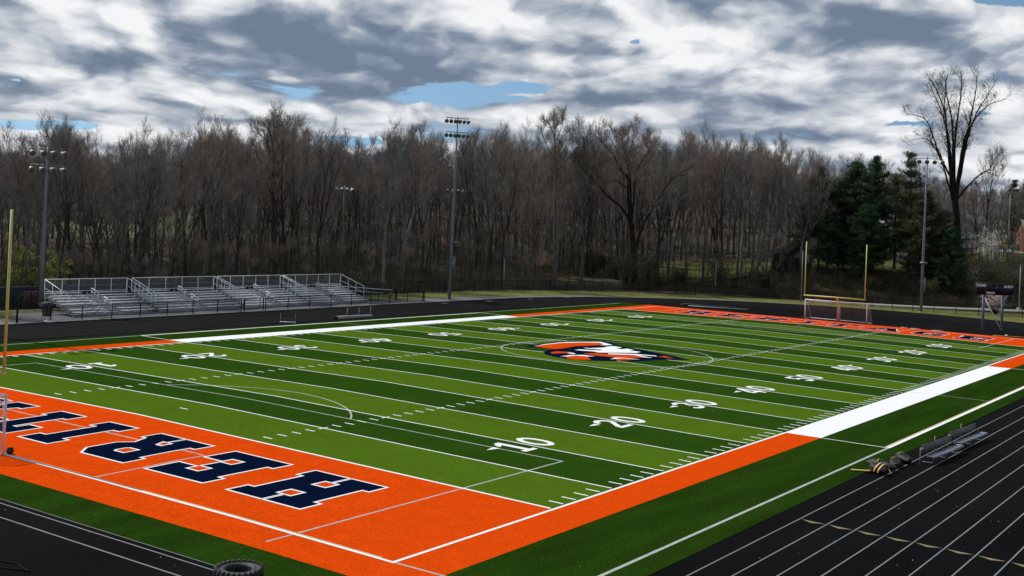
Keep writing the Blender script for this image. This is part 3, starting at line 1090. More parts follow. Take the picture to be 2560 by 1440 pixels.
# ---- goal posts
def goal_posts(lab, X, yc, zbar, ztop, back, half=3.70):
    t = thing('goal_post', lab, 'goal post', (X, yc, 0), 0, 'yellow football goal posts')
    mb = MB()
    mb.tube([(0, -half - .08, zbar), (0, half + .08, zbar)], [.085, .085], k=12)
    mb.build('crossbar', m_yellow, t, True)
    for s in (-1, 1):
        mb = MB()
        mb.tube([(0, s * half, zbar - .05), (0, s * half, ztop)], [.066, .060], k=10)
        mb.build('upright', m_yellow, t, True)
    mb = MB()
    pts = [(back * 1.9, 0, -.1), (back * 1.9, 0, 1.5), (back * 1.85, 0, 1.95), (back * 1.6, 0, 2.5), (back * 1.1, 0, zbar - .22), (back * .5, 0, zbar - .03), (0, 0, zbar)]
    mb.tube(pts, [.115] * 5 + [.105, .10], k=12)
    mb.build('gooseneck', m_yellow, t, True)
    mb = MB()
    mb.tube([(back * 1.9, 0, 0.0), (back * 1.9, 0, 1.75)], [.22, .22], k=12)
    mb.build('post_pad', m_pad, t, True)
    return t


goal_posts('yellow goal post at the far end zone, framed by dark evergreens', 100.6, 24.75, 3.05, 9.6, 1.0, 3.72)
goal_posts('yellow goal post at the near end zone, its right upright at the photo edge', -9.14, 25.05, 3.38, 10.2, -1.0, 3.60)


# ---- soccer goals
def soccer_goal(lab, X, y0, y1, back, wheel_side):
    t = thing('soccer_goal', lab, 'soccer goal', (X, (y0 + y1) / 2, crown(X, (y0 + y1) / 2) * 0.0), 0, 'white soccer goals')
    hw, Hh = (y1 - y0) / 2, 2.44
    z0 = crown(X, y0)
    for s in (-1, 1):
        mb = MB()
        mb.tube([(0, s * hw, z0), (0, s * hw, z0 + Hh)], [.062, .062], k=10)
        mb.build('goal_post', m_whitepipe, t, True)
        mb = MB()
        mb.tube([(0, s * hw, z0 + Hh), (back * .75, s * hw, z0 + Hh - .05), (back * 2.1, s * hw, z0 + .06)], [.028, .028, .028], k=6)
        mb.tube([(0, s * hw, z0 + .05), (back * 2.1, s * hw, z0 + .05)], [.032, .032], k=6)
        mb.tube([(0, s * hw, z0 + 1.75), (0, s * (hw - .65), z0 + Hh)], [.022, .022], k=6)
        mb.build('side_frame', m_whitepipe, t, True)
    mb = MB()
    mb.tube([(0, -hw - .06, z0 + Hh), (0, hw + .06, z0 + Hh)], [.062, .062], k=10)
    mb.build('goal_crossbar', m_whitepipe, t, True)
    mb = MB()
    mb.tube([(back * 2.1, -hw, z0 + .06), (back * 2.1, hw, z0 + .06)], [.045, .045], k=8)
    mb.build('ground_bar', m_whitepipe, t, True)
    mb = MB()
    pr = [(0.02 * back, Hh), (back * .75, Hh - .05), (back * 1.45, 1.2), (back * 2.1, .08)]
    ln = [0, .75, 2.15, 3.5]
    v, u = [], []
    for (px_, pz), l_ in zip(pr, ln):
        for q in np.linspace(-hw, hw, 9):
            v.append((px_, q, z0 + pz - .06 * math.cos(q * math.pi / 2 / hw) * (0 if pz > 2.4 or pz < .2 else 1)))
            u.append((q, l_))
    f = [[i * 9 + j, i * 9 + j + 1, (i + 1) * 9 + j + 1, (i + 1) * 9 + j] for i in range(3) for j in range(8)]
    mb.add(v, f)
    for s in (-1, 1):
        mb.add([(px_, s * hw, z0 + pz) for px_, pz in pr] + [(0.02 * back, s * hw, z0 + .06)], [[4, 0, 1], [4, 1, 2], [4, 2, 3]])
        u += [(px_, pz) for px_, pz in pr] + [(0.0, .06)]
    mb.build('net', m_net, t, uv=u)
    for s in (-1, 1):
        mb = MB()
        q = s * (hw + .10)
        mb.tube([(-.25 * back, q - .05, z0 + .15), (-.25 * back, q + .05, z0 + .15)], [.15, .15], k=14)
        mb.build('wheel', m_rubber, t, True)
    return t


soccer_goal('white soccer goal with a net standing in front of the far goal posts', 102.3, 21.25, 28.95, 1.0, 1)
soccer_goal('white soccer goal at the near end zone, only its right post showing', -9.25, 21.05, 28.37, -1.0, 1)

# ---- bleachers
NR, RISE, RUN, F0 = 8, 0.203, 0.61, 69.0


def bleacher(label, x0, x1):
    Lx = x1 - x0
    t = thing('bleacher', label, 'bleachers', (x0, F0, 0), 0, 'aluminium bleacher sections beside the track')
    a0, a1 = Lx * .5 - .75, Lx * .5 + .75
    for r in range(NR):
        y = .22 + r * RUN
        z = .43 + r * RISE
        for s0, s1 in ((0, a0), (a1, Lx)):
            mb = MB()
            mb.box(s0, s1, y, y + .27, z - .055, z)
            mb.build('seat', m_seat, t)
        mb = MB()
        if r:
            mb.box(0, Lx, y - .32, y + .29, z - .43 - .03, z - .43)
        mb.box(0.02, Lx - .02, y + .292, y + .305, z - .43, z - .25)
        mb.build('footboard', m_riser, t)
        if r:
            mb = MB()
            mb.box(a0 + .05, a1 - .05, y - .24, y + .02, z - .43 - .10 + .02, z - .43 + .005 + .10)
            mb.build('step', m_riser, t)
    D_ = .22 + (NR - 1) * RUN + .3
    zt = .43 + (NR - 1) * RISE
    for xf in np.linspace(.12, Lx - .12, 5):
        mb = MB()
        mb.tube([(xf, .15, .03), (xf, D_, .03)], [.035, .035], k=5)
        mb.tube([(xf, .15, .08), (xf, D_, zt - .12)], [.04, .04], k=5)
        mb.tube([(xf, D_, 0.0), (xf, D_, zt)], [.04, .04], k=5)
        mb.tube([(xf, D_ * .5, 0.03), (xf, D_ * .5, zt * .5)], [.035, .035], k=5)
        mb.tube([(xf, D_ * .5, zt * .45), (xf, D_, .1)], [.028, .028], k=5)
        mb.box(xf - .09, xf + .09, .05, D_ + .1, -.01, .03)
        mb.build('support_frame', m_alu_dull, t)
    zr = 3.13
    mb = MB()
    mb.tube([(0, D_ + .02, zr), (Lx, D_ + .02, zr)], [.036, .036], k=6)
    mb.tube([(0, D_ + .02, zt + .12), (Lx, D_ + .02, zt + .12)], [.022, .022], k=6)
    for xp in np.linspace(0, Lx, 6):
        mb.tube([(xp, D_ + .02, zt - .6), (xp, D_ + .02, zr)], [.03, .03], k=6)
    mb.build('back_rail', m_alu, t)
    mb = MB()
    mb.add([(0, D_ + .02, zt + .12), (Lx, D_ + .02, zt + .12), (Lx, D_ + .02, zr), (0, D_ + .02, zr)], [[0, 1, 2, 3]])
    mb.build('rail_mesh', m_screenmesh, t, uv=[(0, 0), (Lx, 0), (Lx, 1.3), (0, 1.3)])
    for xs_ in (-.04, Lx + .04):
        mb = MB()
        ya, za = .95, 1.92
        mb.tube([(xs_, D_, zr), (xs_, ya, za)], [.038, .038], k=6)
        for q in (0, .33, .66, 1):
            yy, zz_ = D_ + (ya - D_) * q, zr + (za - zr) * q
            mb.tube([(xs_, yy, max(.25, (yy - .2) / RUN * RISE + .1)), (xs_, yy, zz_)], [.028, .028], k=6)
        mb.tube([(xs_, D_, zr - .75), (xs_, ya, za - .75)], [.022, .022], k=6)
        mb.build('side_rail', m_alu, t)
    for y0, y1 in ((.95, 2.05), (3.0, 4.1)):
        mb = MB()
        xa = Lx * .5
        g0, g1 = (y0 - .2) / RUN * RISE + .05, (y1 - .2) / RUN * RISE + .05
        for dz in (.62, .95):
            mb.tube([(xa, y0, g0 + dz), (xa, y1, g1 + dz)], [.038, .038], k=6)
        mb.tube([(xa, y0, g0), (xa, y0, g0 + .95)], [.03, .03], k=6)
        mb.tube([(xa, y1, g1), (xa, y1, g1 + .95)], [.03, .03], k=6)
        mb.build('handrail', m_alu, t)
    return t


for lb, a, b in (('leftmost aluminium bleacher section, beside the grey bin', 26.9, 35.9), ('aluminium bleacher section second from the left, next to the one beside the bin', 36.5, 46.9),
                 ('aluminium bleacher section behind the open gate in the low black fence', 47.4, 56.6), ('rightmost aluminium bleacher section, nearest the tall stadium light pole', 57.1, 66.5)):
    bleacher(lb, a, b)


# ---- fences
def chain_fence(label, pts, Hh, post_every=3.05, mat_rail=m_black, gaps=()):
    t = thing('chain_link_fence', label, 'fence', (pts[0][0], pts[0][1], 0))
    o = np.array([pts[0][0], pts[0][1], 0.0])
    P_ = [np.array([p[0], p[1], p[2] if len(p) > 2 else 0.0]) - o for p in pts]
    seg = [np.linalg.norm(b - a) for a, b in zip(P_[:-1], P_[1:])]
    cum = np.concatenate([[0], np.cumsum(seg)])
    n = int(cum[-1] / post_every)
    tops = []
    for i in range(n + 1):
        s = cum[-1] * i / n
        p = np.array([np.interp(s, cum, [q[k] for q in P_]) for k in range(3)])
        tops.append((s, p))
    for s, p in tops[:95]:
        mb = MB()
        mb.tube([p + (0, 0, -.1), p + (0, 0, Hh + .04)], [.045, .045], k=6)
        mb.build('post', mat_rail, t)
    mb = MB()
    mb.tube([p + np.array([0, 0, Hh]) for _, p in tops], .036, k=5)
    mb.tube([p + np.array([0, 0, .06]) for _, p in tops], .010, k=4)
    mb.build('top_rail', mat_rail, t)
    mb = MB()
    v, u, f = [], [], []
    for i, (s, p) in enumerate(tops):
        v += [p + (0, 0, .04), p + (0, 0, Hh)]
        u += [(s, 0), (s, Hh)]
        if i:
            f.append([2 * i - 2, 2 * i, 2 * i + 1, 2 * i - 1])
    mb.add(v, f)
    mb.build('wire_mesh', m_link, t, uv=u)
    return t


def gate(label, a, b, Hh, swing):
    t = thing('fence_gate', label, 'gate', (a[0], a[1], 0), math.atan2(b[1] - a[1], b[0] - a[0]), 'black pipe gates in the low fence')
    Lg = math.hypot(b[0] - a[0], b[1] - a[1])
    for x in (0, Lg):
        mb = MB()
        mb.tube([(x, 0, -.1), (x, 0, Hh + .12)], [.06, .06], k=8)
        mb.build('gate_post', m_black, t)
    M_ = Matrix.Rotation(swing, 3, 'Z')
    mb = MB()
    c, s = math.cos(swing), math.sin(swing)
    q = [(0.1, .12), (Lg - .1, .12), (Lg - .1, Hh), (0.1, Hh), (0.1, .12)]
    for p0, p1 in zip(q[:-1], q[1:]):
        mb.tube([(p0[0] * c, p0[0] * s, p0[1]), (p1[0] * c, p1[0] * s, p1[1])], [.03, .03], k=6)
    mb.build('gate_leaf', m_black, t)


chain_fence('low black chain link fence between the bleachers and the track, left of the gate', [(20.1, 67.15), (26, 67.1), (36, 67.15), (45.0, 67.2)], 1.22)
chain_fence('low black chain link fence between the bleachers and the track, right of the gate', [(48.4, 67.3), (56, 67.5), (66, 67.6), (75.3, 67.7)], 1.22)
chain_fence('short return of low black fence at the left of the bin', [(20.1, 67.3), (19.9, 73.0), (19.6, 78.8)], 1.22, 2.9)
gate('black pipe gate in front of the third bleacher section', (45.4, 67.2), (48.1, 67.3), 1.2, 0.12)
gate('black pipe gate at the right end of the low fence, near the light pole', (73.0, 70.4), (75.4, 68.0), 1.2, 0.0)
fp = [(67.5, 77.0), (80, 77.2), (92, 77.6), (105.2, 76.4), (114.5, 73.0), (122.5, 67.8), (129.5, 60.5), (134.3, 52.5), (136.8, 44.5), (137.2, 36), (136.7, 27), (136.2, 20.5), (137.0, 16.5), (140.5, 11), (146, 4)]
chain_fence('long black chain link fence along the woods, curving round the far bend of the track', fp, 1.5, 3.05)
chain_fence('black chain link fence running from the bleachers back to the woods', [(67.3, 70.9), (70, 70.8), (73.0, 70.5)], 1.22, 2.8)

# ramp rails beside the bleachers
t = thing('ramp_railing', 'white pipe railing of the ramp at the right end of the bleachers', 'railing', (63, 75.4, 0))
mb = MB()
for dy_ in (0, 1.3):
    p0, p1 = np.array([2.0, dy_, 1.75]), np.array([12.5, dy_ - 3.5, 1.0])
    mb.tube([p0, p1], [.028, .028], k=6)
    mb.tube([p0 - (0, 0, .45), p1 - (0, 0, .45)], [.022, .022], k=6)
mb.build('rail', m_alu, t)
for dy_ in (0, 1.3):
    for q in (0.02, .33, .66, .98):
        p = np.array([2.0, dy_, 0]) * (1 - q) + np.array([12.5, dy_ - 3.5, 0]) * q
        mb = MB()
        mb.tube([p, p + (0, 0, 1.75 - .75 * q)], [.025, .025], k=6)
        mb.build('rail_post', m_alu_dull, t)

# ---- wind screen with red lettering behind the bleachers
t = thing('wind_screen_fence', 'navy wind screen fence with red letters behind the bleachers', 'fence', (5, 79.5, 0))
mb = MB()
n = 60
v = []
for i in range(n + 1):
    x = 58.0 * i / n
    v += [(x, .03 * math.sin(i * 1.9), .05), (x, .03 * math.sin(i * 1.9 + .5), 1.98)]
mb.add(v, [[2 * i, 2 * i + 2, 2 * i + 3, 2 * i + 1] for i in range(n)])
mb.build('screen_cloth', m_screen, t)
mb = MB()
mb.tube([(0, .05, 2.0), (58, .05, 2.0)], [.03, .03], k=6)
mb.build('top_rail', m_galv, t)
for i in range(20):
    mb = MB()
    mb.tube([(58 * i / 19, .10, -.2), (58 * i / 19, .10, 2.02)], [.04, .04], k=6)
    mb.build('post', m_galv, t)
xl = 23.45
for nm_, mt_, o_, yy in (('letter_outlines', m_greytext, .55, -.055), ('lettering', m_redtext, 0.0, -.075)):
    mb = MB()
    x = xl
    for ch in "HERITAGE":
        for tr_ in glyph_tris(ch, o_):
            mb.add([(x + p[0] * .066, yy, .50 + p[1] * .084) for p in tr_], [[0, 1, 2]])
        x += GL[ch][0] * .066 + .21
    mb.build(nm_, mt_, t)

# ---- waste bin beside the bleachers
t = thing('waste_bin', 'olive grey waste bin on a metal stand at the left end of the bleachers', 'bin', (23.1, 67.5, 0))
mb = MB()
mb.tube([(0, 0, .42), (0, 0, .5), (0, 0, 1.28), (0, 0, 1.34)], [.34, .37, .42, .44], k=16)
mb.build('drum', m_bin, t, True)
mb = MB()
mb.tube([(0, 0, 1.34), (0, 0, 1.42), (0, 0, 1.60), (0, 0, 1.66)], [.45, .47, .45, .34], k=16)
mb.build('lid', m_bin, t, True)
for a in range(4):
    c, s = math.cos(a * math.pi / 2 + .6), math.sin(a * math.pi / 2 + .6)
    mb = MB()
    mb.tube([(c * .44, s * .44, 0), (c * .44, s * .44, 1.0)], [.025, .025], k=6)
    mb.build('leg', m_galv, t)
t = thing('loose_boards', 'white and red board lying on the asphalt beside the waste bin', 'board', (22.3, 66.7, 0), .1)
mb = MB()
mb.box(-.7, .1, -.35, -.12, -.01, .05)
mb.build('red_board', m_redtext, t)
mb = MB()
mb.box(.12, 1.0, -.35, .25, -.01, .10)
mb.build('white_board', m_whitepaint, t)

# ---- hurdle base and grey vinyl roll on the far straight
t = thing('hurdle', 'pale metal hurdle frame lying open on the far track', 'hurdle', (41.2, 56.5, 0), -.9)
mb = MB()
mb.box(-.75, .75, -.06, .06, 0.0, .07)
mb.build('base_bar', m_alu, t)
for s in (-1, 1):
    mb = MB()
    mb.tube([(s * .68, 0, .05), (s * .70, 0, .85)], [.022, .016], k=6)
    mb.build('upright', m_alu_dull, t)
    mb = MB()
    mb.box(s * .68 - .05, s * .68 + .05, -.4, .3, 0.0, .05)
    mb.build('foot', m_alu_dull, t)
t = thing('vinyl_roll', 'long grey half-round cover in three lengths lying at the far turf edge', 'cover roll', (48.0, 56.75, 0), .015)
for i in range(3):
    mb = MB()
    a = np.linspace(0, math.pi, 9)
    x0, x1 = i * 1.78, i * 1.78 + 1.72
    rr = .30 - .03 * i
    out = [(-.0 + rr * 1.2 * math.cos(q), rr * math.sin(q)) for q in a] + [(-rr * .95, 0), (-rr * .8 + 0, .0)]
    mb.poly_prism([(rr * 1.2 * math.cos(q), rr * math.sin(q)) for q in a] + [(rr * .95 * math.cos(q), rr * .8 * math.sin(q)) for q in a[::-1]], x0, x1, axis='x')
    mb.build('roll_length', m_greyroll, t)
    mb = MB()
    mb.tube([(x1 - .05, 0, 0), (x1 - .05, .1, .32), (x1 + .25, .3, .95)], [.02, .02, .015], k=5)
    mb.build('rod', m_alu_dull, t)

# ---- scoreboard
P0, P1 = np.array([109.2, 9.55]), np.array([110.75, 7.75])
mid = (P0 + P1) / 2
rz = math.atan2(P1[1] - P0[1], P1[0] - P0[0])
t = thing('scoreboard', 'small dark scoreboard on two blue grey posts behind the far end zone', 'scoreboard', (mid[0], mid[1], 0), rz)
hp = np.linalg.norm(P1 - P0) / 2
for s in (-1, 1):
    mb = MB()
    mb.box(s * hp - .13, s * hp + .13, -.09, .09, -.1, 4.6)
    mb.build('post', m_bluepost, t)
mb = MB()
mb.tube([(-hp + .05, -.16, 3.95), (hp - .15, -.16, .15)], [.065, .065], k=8)
mb.build('brace', m_alu, t)
bw, zb, zt_ = 2.33, 4.30, 5.72
mb = MB()
mb.box(-bw, bw, -.32, -.10, zb, zt_)
face = mb.build('panel', m_board, t)
mb = MB()
for x0, x1 in ((-bw, -bw + .05), (-bw + 1.22, -bw + 1.26), (bw - 1.26, bw - 1.22), (bw - .05, bw)):
    mb.box(x0, x1, -.335, -.325, zb + .05, zt_ - .05)
mb.box(-bw, bw, -.335, -.325, zt_ - .05, zt_)
mb.box(-bw, bw, -.335, -.325, zb, zb + .05)
mb.build('panel_trim', m_trim, t)


def writing(text, size, x, z, y, mat, parent, bold=0.012, name='lettering'):
    cu = bpy.data.curves.new("letters", 'FONT')
    cu.body = text
    cu.size = size
    cu.align_x = 'CENTER'
    cu.offset = bold
    tmp = bpy.data.objects.new("letters", cu)
    COL.objects.link(tmp)
    bpy.context.view_layer.update()
    me = bpy.data.meshes.new_from_object(tmp.evaluated_get(bpy.context.evaluated_depsgraph_get()))
    bpy.data.objects.remove(tmp)
    bpy.data.curves.remove(cu)
    me.transform(Matrix.Translation((x, y, z)) @ Matrix.Rotation(math.pi / 2, 4, 'X'))
    me.name = name
    me.materials.clear()
    me.materials.append(mat)
    o = bpy.data.objects.new(name, me)
    COL.objects.link(o)
    o.parent = parent
    return o


writing("HOME", .42, -bw + .62, zt_ - .46, -.327, m_whitepaint, t, .016, 'home_lettering')
writing("GUEST", .40, bw - .63, zt_ - .50, -.327, m_whitepaint, t, .016, 'guest_lettering')
writing("PERIOD", .32, -.52, zb + .14, -.327, m_whitepaint, t, .014, 'period_lettering')
mb = MB()
for z in (zt_ - .20, zt_ - .52):
    mb.tube([(.25, -.335, z), (.25, -.328, z)], [.05, .05], k=10)
mb.build('clock_colon', m_whitepaint, t)

# ---- players' benches on the near track
for i, (x0, lb) in enumerate(((20.15, 'grey aluminium bench with a tall back panel, the one nearer the black bags'), (25.2, 'grey aluminium bench with a tall back panel, the one farther from the black bags'))):
    t = thing('team_bench', lb, 'bench', (x0, -8.36, 0), math.radians(-3.5), 'team benches on the near track')
    Lb = 4.5
    mb = MB()
    mb.box(0, Lb, -.17, .17, .36, .395)
    mb.box(0, Lb, -.17, -.15, .31, .36)
    mb.box(0, Lb, .15, .17, .31, .36)
    mb.build('seat', m_bench, t)
    mb = MB()
    mb.box(-.02, Lb - .3, .40, .43, .52, .86)
    mb.box(-.02, Lb - .3, .385, .40, .845, .875)
    mb.build('backrest', m_benchback, t)
    for x in (.35, Lb / 2, Lb - .4):
        mb = MB()
        mb.tube([(x, -.02, .37), (x, .02, .03), (x, .50, .03)], [.02, .02, .02], k=6)
        mb.tube([(x, .12, .40), (x, .40, .60)], [.018, .018], k=6)
        mb.build('leg', m_galv, t)
    mb = MB()
    mb.tube([(-.45, .36, .70), (.05, .40, .72)], [.035, .035], k=6)
    mb.tube([(-.42, .36, 0), (-.42, .36, .82)], [.018, .018], k=5)
    mb.build('end_bracket', m_alu_dull, t)
    mb = MB()
    mb.tube([(Lb * .45, .5, 0.03), (Lb * .45, .5, 1.05)], [.018, .018], k=5)
    mb.build('flag_rod', m_alu_dull, t)


# ---- black bags with gold webbing on the first lane
def lumpy(mb, c, axis, L_, r, seed, k=14, n=10, sq=.75, mi=0):
    rr = np.random.default_rng(seed)
    c, a = np.array(c, float), np.array(axis, float)
    a /= np.linalg.norm(a)
    side = np.cross(a, (0, 0, 1.0))
    side /= np.linalg.norm(side)
    up_ = np.cross(side, a)
    vs_ = []
    ph = rr.uniform(0, 6.28, 4)
    for i in range(n + 1):
        q = i / n
        env = math.sin(math.pi * min(1, max(0, q * .92 + .04))) ** .45
        for j in range(k):
            th = 2 * math.pi * j / k
            b = 1 + .16 * math.sin(3 * th + ph[0] + 5 * q) + .12 * math.sin(9 * q + ph[1] + th) + .10 * math.sin(14 * q + 2 * th + ph[2])
            rad = r * env * b
            p = c + a * (q - .5) * L_ + side * rad * math.cos(th) * 1.1 + up_ * (rad * math.sin(th) * sq)
            p[2] = max(p[2], 0.005)
            vs_.append(p)
    f = [[i * k + j, i * k + (j + 1) % k, (i + 1) * k + (j + 1) % k, (i + 1) * k + j] for i in range(n) for j in range(k)]
    mb.add(vs_, f, mi)
    mb.add([vs_[0], *vs_[:k]], [[0, 1 + (j + 1) % k, 1 + j] for j in range(k)], mi)


BAGS = [((16.20, -7.10), (.62, 1, .0), 1.05, .27, 'round black bag with broad gold bands, nearest of the row of black bags'),
        ((17.35, -6.90), (.35, 1, 0), 1.55, .24, 'slumped black bag with a tapered end over the turf, next to the gold banded one'),
        ((18.55, -7.15), (1, .35, 0), 1.5, .22, 'low black bag with a thin gold strap, in the middle of the row of bags'),
        ((19.85, -7.15), (.8, .7, 0), 1.35, .25, 'bulky black bag nearest the benches')]
for i, ((x, y), ax, L_, r_, lb) in enumerate(BAGS):
    t = thing('equipment_bag', lb, 'bag', (x, y, 0), 0, 'row of black equipment bags on the first lane')
    mb = MB()
    lumpy(mb, (0, 0, r_ * .72), ax, L_, r_, 40 + i, sq=.85)
    mb.build('bag_body', m_bag, t, True)
    a = np.array(ax, float)
    a /= np.linalg.norm(a)
    sd2 = np.cross(a, (0, 0, 1.0))
    for q in ((-.36, -.12) if i == 0 else (.1,)):
        mb = MB()
        th = np.linspace(-.3, math.pi + .3, 14) if i == 0 else np.linspace(.3, math.pi * .75, 9)
        base = a * q * L_ + np.array([0, 0, r_ * .72])
        wb = .045 if i == 0 else .018
        vs2 = []
        for w_ in (-wb, wb):
            for h_ in th:
                vs2.append(base + a * (w_ + .06 * math.sin(h_ * 2)) + sd2 * (1.12 * r_ * 1.12 * math.cos(h_)) + np.array([0, 0, 1]) * (r_ * 1.08 * math.sin(h_)))
        nn = len(th)
        mb.add(vs2, [[j, j + 1, nn + j + 1, nn + j] for j in range(nn - 1)])
        mb.build('gold_band', m_goldband, t)
    mb = MB()
    mb.tube([a * -.3 * L_ + (0, 0, r_ * 1.3), (0, 0, r_ * 1.75), a * .3 * L_ + (0, 0, r_ * 1.3)], [.03, .028, .03], k=6)
    mb.build('carry_handle', m_bag, t)
t = thing('gold_strap', 'gold strap lying on the track in front of the black bags', 'strap', (15.9, -6.5, 0))
mb = MB()
pts = np.array([(.35, -.45, .10), (.1, -.15, .06), (0, .15, .05), (-.12, .5, .04)])
wv_ = np.array([.09, .03, 0])
mb.add(np.concatenate([pts - wv_, pts + wv_, pts - wv_ + (0, 0, .03), pts + wv_ + (0, 0, .03)]), [[i, i + 1, 4 + i + 1, 4 + i] for i in range(3)] + [[8 + i, 12 + i, 12 + i + 1, 8 + i + 1] for i in range(3)] + [[i, 8 + i, 8 + i + 1, i + 1] for i in range(3)] + [[4 + i, 4 + i + 1, 12 + i + 1, 12 + i] for i in range(3)])
mb.build('webbing', m_goldband, t)

# ---- tractor tyre lying at the near turf edge
tc_ = at_z(597, 1417, .52)
t = thing('tractor_tyre', 'big black tractor tyre lying flat where the turf meets the black runway', 'tyre', (tc_[0], tc_[1], 0))
mb = MB()
Ro, Ri, Th = .70, .37, .52
prof = [(Ri, .10), (Ri + .02, .04), (Ri + .12, .0), (Ro - .14, .0), (Ro - .05, .05), (Ro - .03, .13), (Ro - .03, Th - .13), (Ro - .05, Th - .05), (Ro - .14, Th - .005), (Ri + .20, Th - .02), (Ri + .13, Th - .045), (Ri + .09, Th - .02), (Ri + .03, Th - .035), (Ri, Th - .10)]
k = 64
v = []
for r_, z_ in prof:
    for j in range(k):
        th = 2 * math.pi * j / k
        v.append((r_ * math.cos(th), r_ * math.sin(th), z_))
npf = len(prof)
mb.add(v, [[i * k + j, i * k + (j + 1) % k, ((i + 1) % npf) * k + (j + 1) % k, ((i + 1) % npf) * k + j] for i in range(npf) for j in range(k)])
mb.build('casing', m_rubber, t, True)
mb = MB()
nl = 26
for i in range(nl):
    for half in (0, 1):
        th = 2 * math.pi * (i + .5 * half) / nl
        sk = .16 if half == 0 else -.16
        w_ = .058
        za, zb_ = (Th * .46, Th + .012) if half else (-.006, Th * .54)
        vv_ = []
        for z_, r0_, tt in ((za, Ro - .06, th - (sk if half else 0)), (zb_, Ro - .06, th + (0 if half else sk)), ):
            pass
        quad = []
        for z_, tt in ((za, th + (0 if half == 0 else sk)), (zb_, th + (sk if half == 0 else 0))):
            edge = (half == 1 and z_ == zb_) or (half == 0 and z_ == za)
            for rr_ in (Ro - .10, Ro + (.012 if not edge else -.005)):
                for dd_ in (-w_, w_):
                    quad.append((rr_ * math.cos(tt + dd_), rr_ * math.sin(tt + dd_), z_))
        mb.add(quad, [[0, 1, 3, 2], [4, 6, 7, 5], [2, 3, 7, 6], [0, 2, 6, 4], [1, 5, 7, 3]])
mb.build('tread', m_rubber, t)

# ---- bits lying on the far apron and the near runway
t = thing('black_loop', 'black hose on the runway in the near left corner', 'loop', (*at_z(20, 1408)[:2], 0))  # thin black tube laid out as a looping dark line
mb = MB()
e0, e1, e2, e3 = [at_z(*q) - np.array(t.location) for q in ((-60, 1395), (40, 1408), (74, 1430), (10, 1420))]
mb.tube([e0, e1 * .6 + e0 * .4, e1, e2, (e2 + e3) / 2, e3, e3 * 1.8 - e2 * .8], [.03] * 7, k=7)
mb.build('loop_line', m_black, t, True)
t = thing('long_tarp_roll', 'long thin black rolled tarp lying on the apron behind the far end zone', 'tarp', (106.4, 48.2, 0), math.atan2(-8.2, 2.8))
mb = MB()
mb.tube([(0, 0, .10), (.8, .1, .16), (3, .0, .12), (7, .15, .11), (8.6, .1, .08)], [.05, .2, .16, .14, .08], k=8)
mb.build('roll', m_bag, t, True)
mb = MB()
mb.tube([(1.2, -.35, .05), (5, -.42, .05), (9.2, -.1, .06)], [.035, .035, .03], k=6)
mb.build('pole', m_alu, t)
for i, (x, y, lb) in enumerate(((102.9, 16.9, 'thin white plate lying behind the far end zone, farthest left of three'), (102.55, 15.5, 'white plate lying between the other two behind the far end zone'), (102.6, 13.0, 'largest white plate behind the far end zone, nearest the scoreboard'))):
    mb = MB()
    s = (.5, .62, .75)[i]
    mb.box(-s * .5, s * .5, -s * .8, s * .8, 0.0, .04)
    mb.box(-s * .36, s * .36, -s * .62, s * .62, .04, .055)
    o = mb.build('ground_plate', m_path)
    o.location = (x, y, -.01)
    o.rotation_euler = (0, 0, .2 + .3 * i)
    tag(o, lb, 'plate', 'white plates lying on the far apron')
t = thing('marker_pole', 'pale pole with a round cap lying behind the far end zone, right of the scoreboard', 'pole', (103.0, 5.6, 0), -1.2)
mb = MB()
mb.tube([(-1.4, 0, .05), (1.4, .2, .06), (4.2, .2, .05)], [.035, .035, .03], k=6)
mb.build('shaft', m_goldband, t)
mb = MB()
mb.tube([(.1, .35, 0), (.1, .35, .16), (.1, .35, .22)], [.13, .14, .06], k=10)
mb.build('cap', m_whitepipe, t)

# ================================================================== trees
def unit(v):
    return v / (np.linalg.norm(v, axis=-1, keepdims=True) + 1e-9)


def limb(rng, p, d, L_, r0, r1, n, wander, lift):
    pts = [np.array(p, float)]
    d = unit(np.array(d, float))
    for i in range(n):
        d = unit(d + rng.normal(0, wander, 3) + np.array([0, 0, lift]))
        pts.append(pts[-1] + d * L_ / n)
    return np.array(pts), np.linspace(r0, r1, n + 1)


def along(br, q):
    pts, rad = br
    f = q * (len(pts) - 1)
    i = min(len(pts) - 2, int(f))
    w = f - i
    return pts[i] * (1 - w) + pts[i + 1] * w, unit(pts[i + 1] - pts[i]), rad[i] * (1 - w) + rad[i + 1] * w


def off_axis(rng, d, ang, phi=None):
    ref = np.array([0, 0, 1.0]) if abs(d[2]) < .9 else np.array([1.0, 0, 0])
    u = unit(np.cross(d, ref))
    w = np.cross(d, u)
    phi = rng.uniform(0, 6.283) if phi is None else phi
    return unit(d * math.cos(ang) + (u * math.cos(phi) + w * math.sin(phi)) * math.sin(ang))


def children(rng, parents, n, q0, ang, lf, wander, lift, nseg, rmin, keep=0.62):
    out = []
    for br in parents:
        Lp = np.linalg.norm(np.diff(br[0], axis=0), axis=1).sum()
        for i in range(n):
            q = q0 + (1 - q0) * (i + rng.uniform(.1, .9)) / n
            p, d, r = along(br, q)
            dd = off_axis(rng, d, rng.uniform(*ang))
            L_ = Lp * rng.uniform(*lf) * (1.15 - .5 * q)
            out.append(limb(rng, p, dd, L_, max(rmin, r * keep), rmin * .7, nseg, wander, lift))
    return out


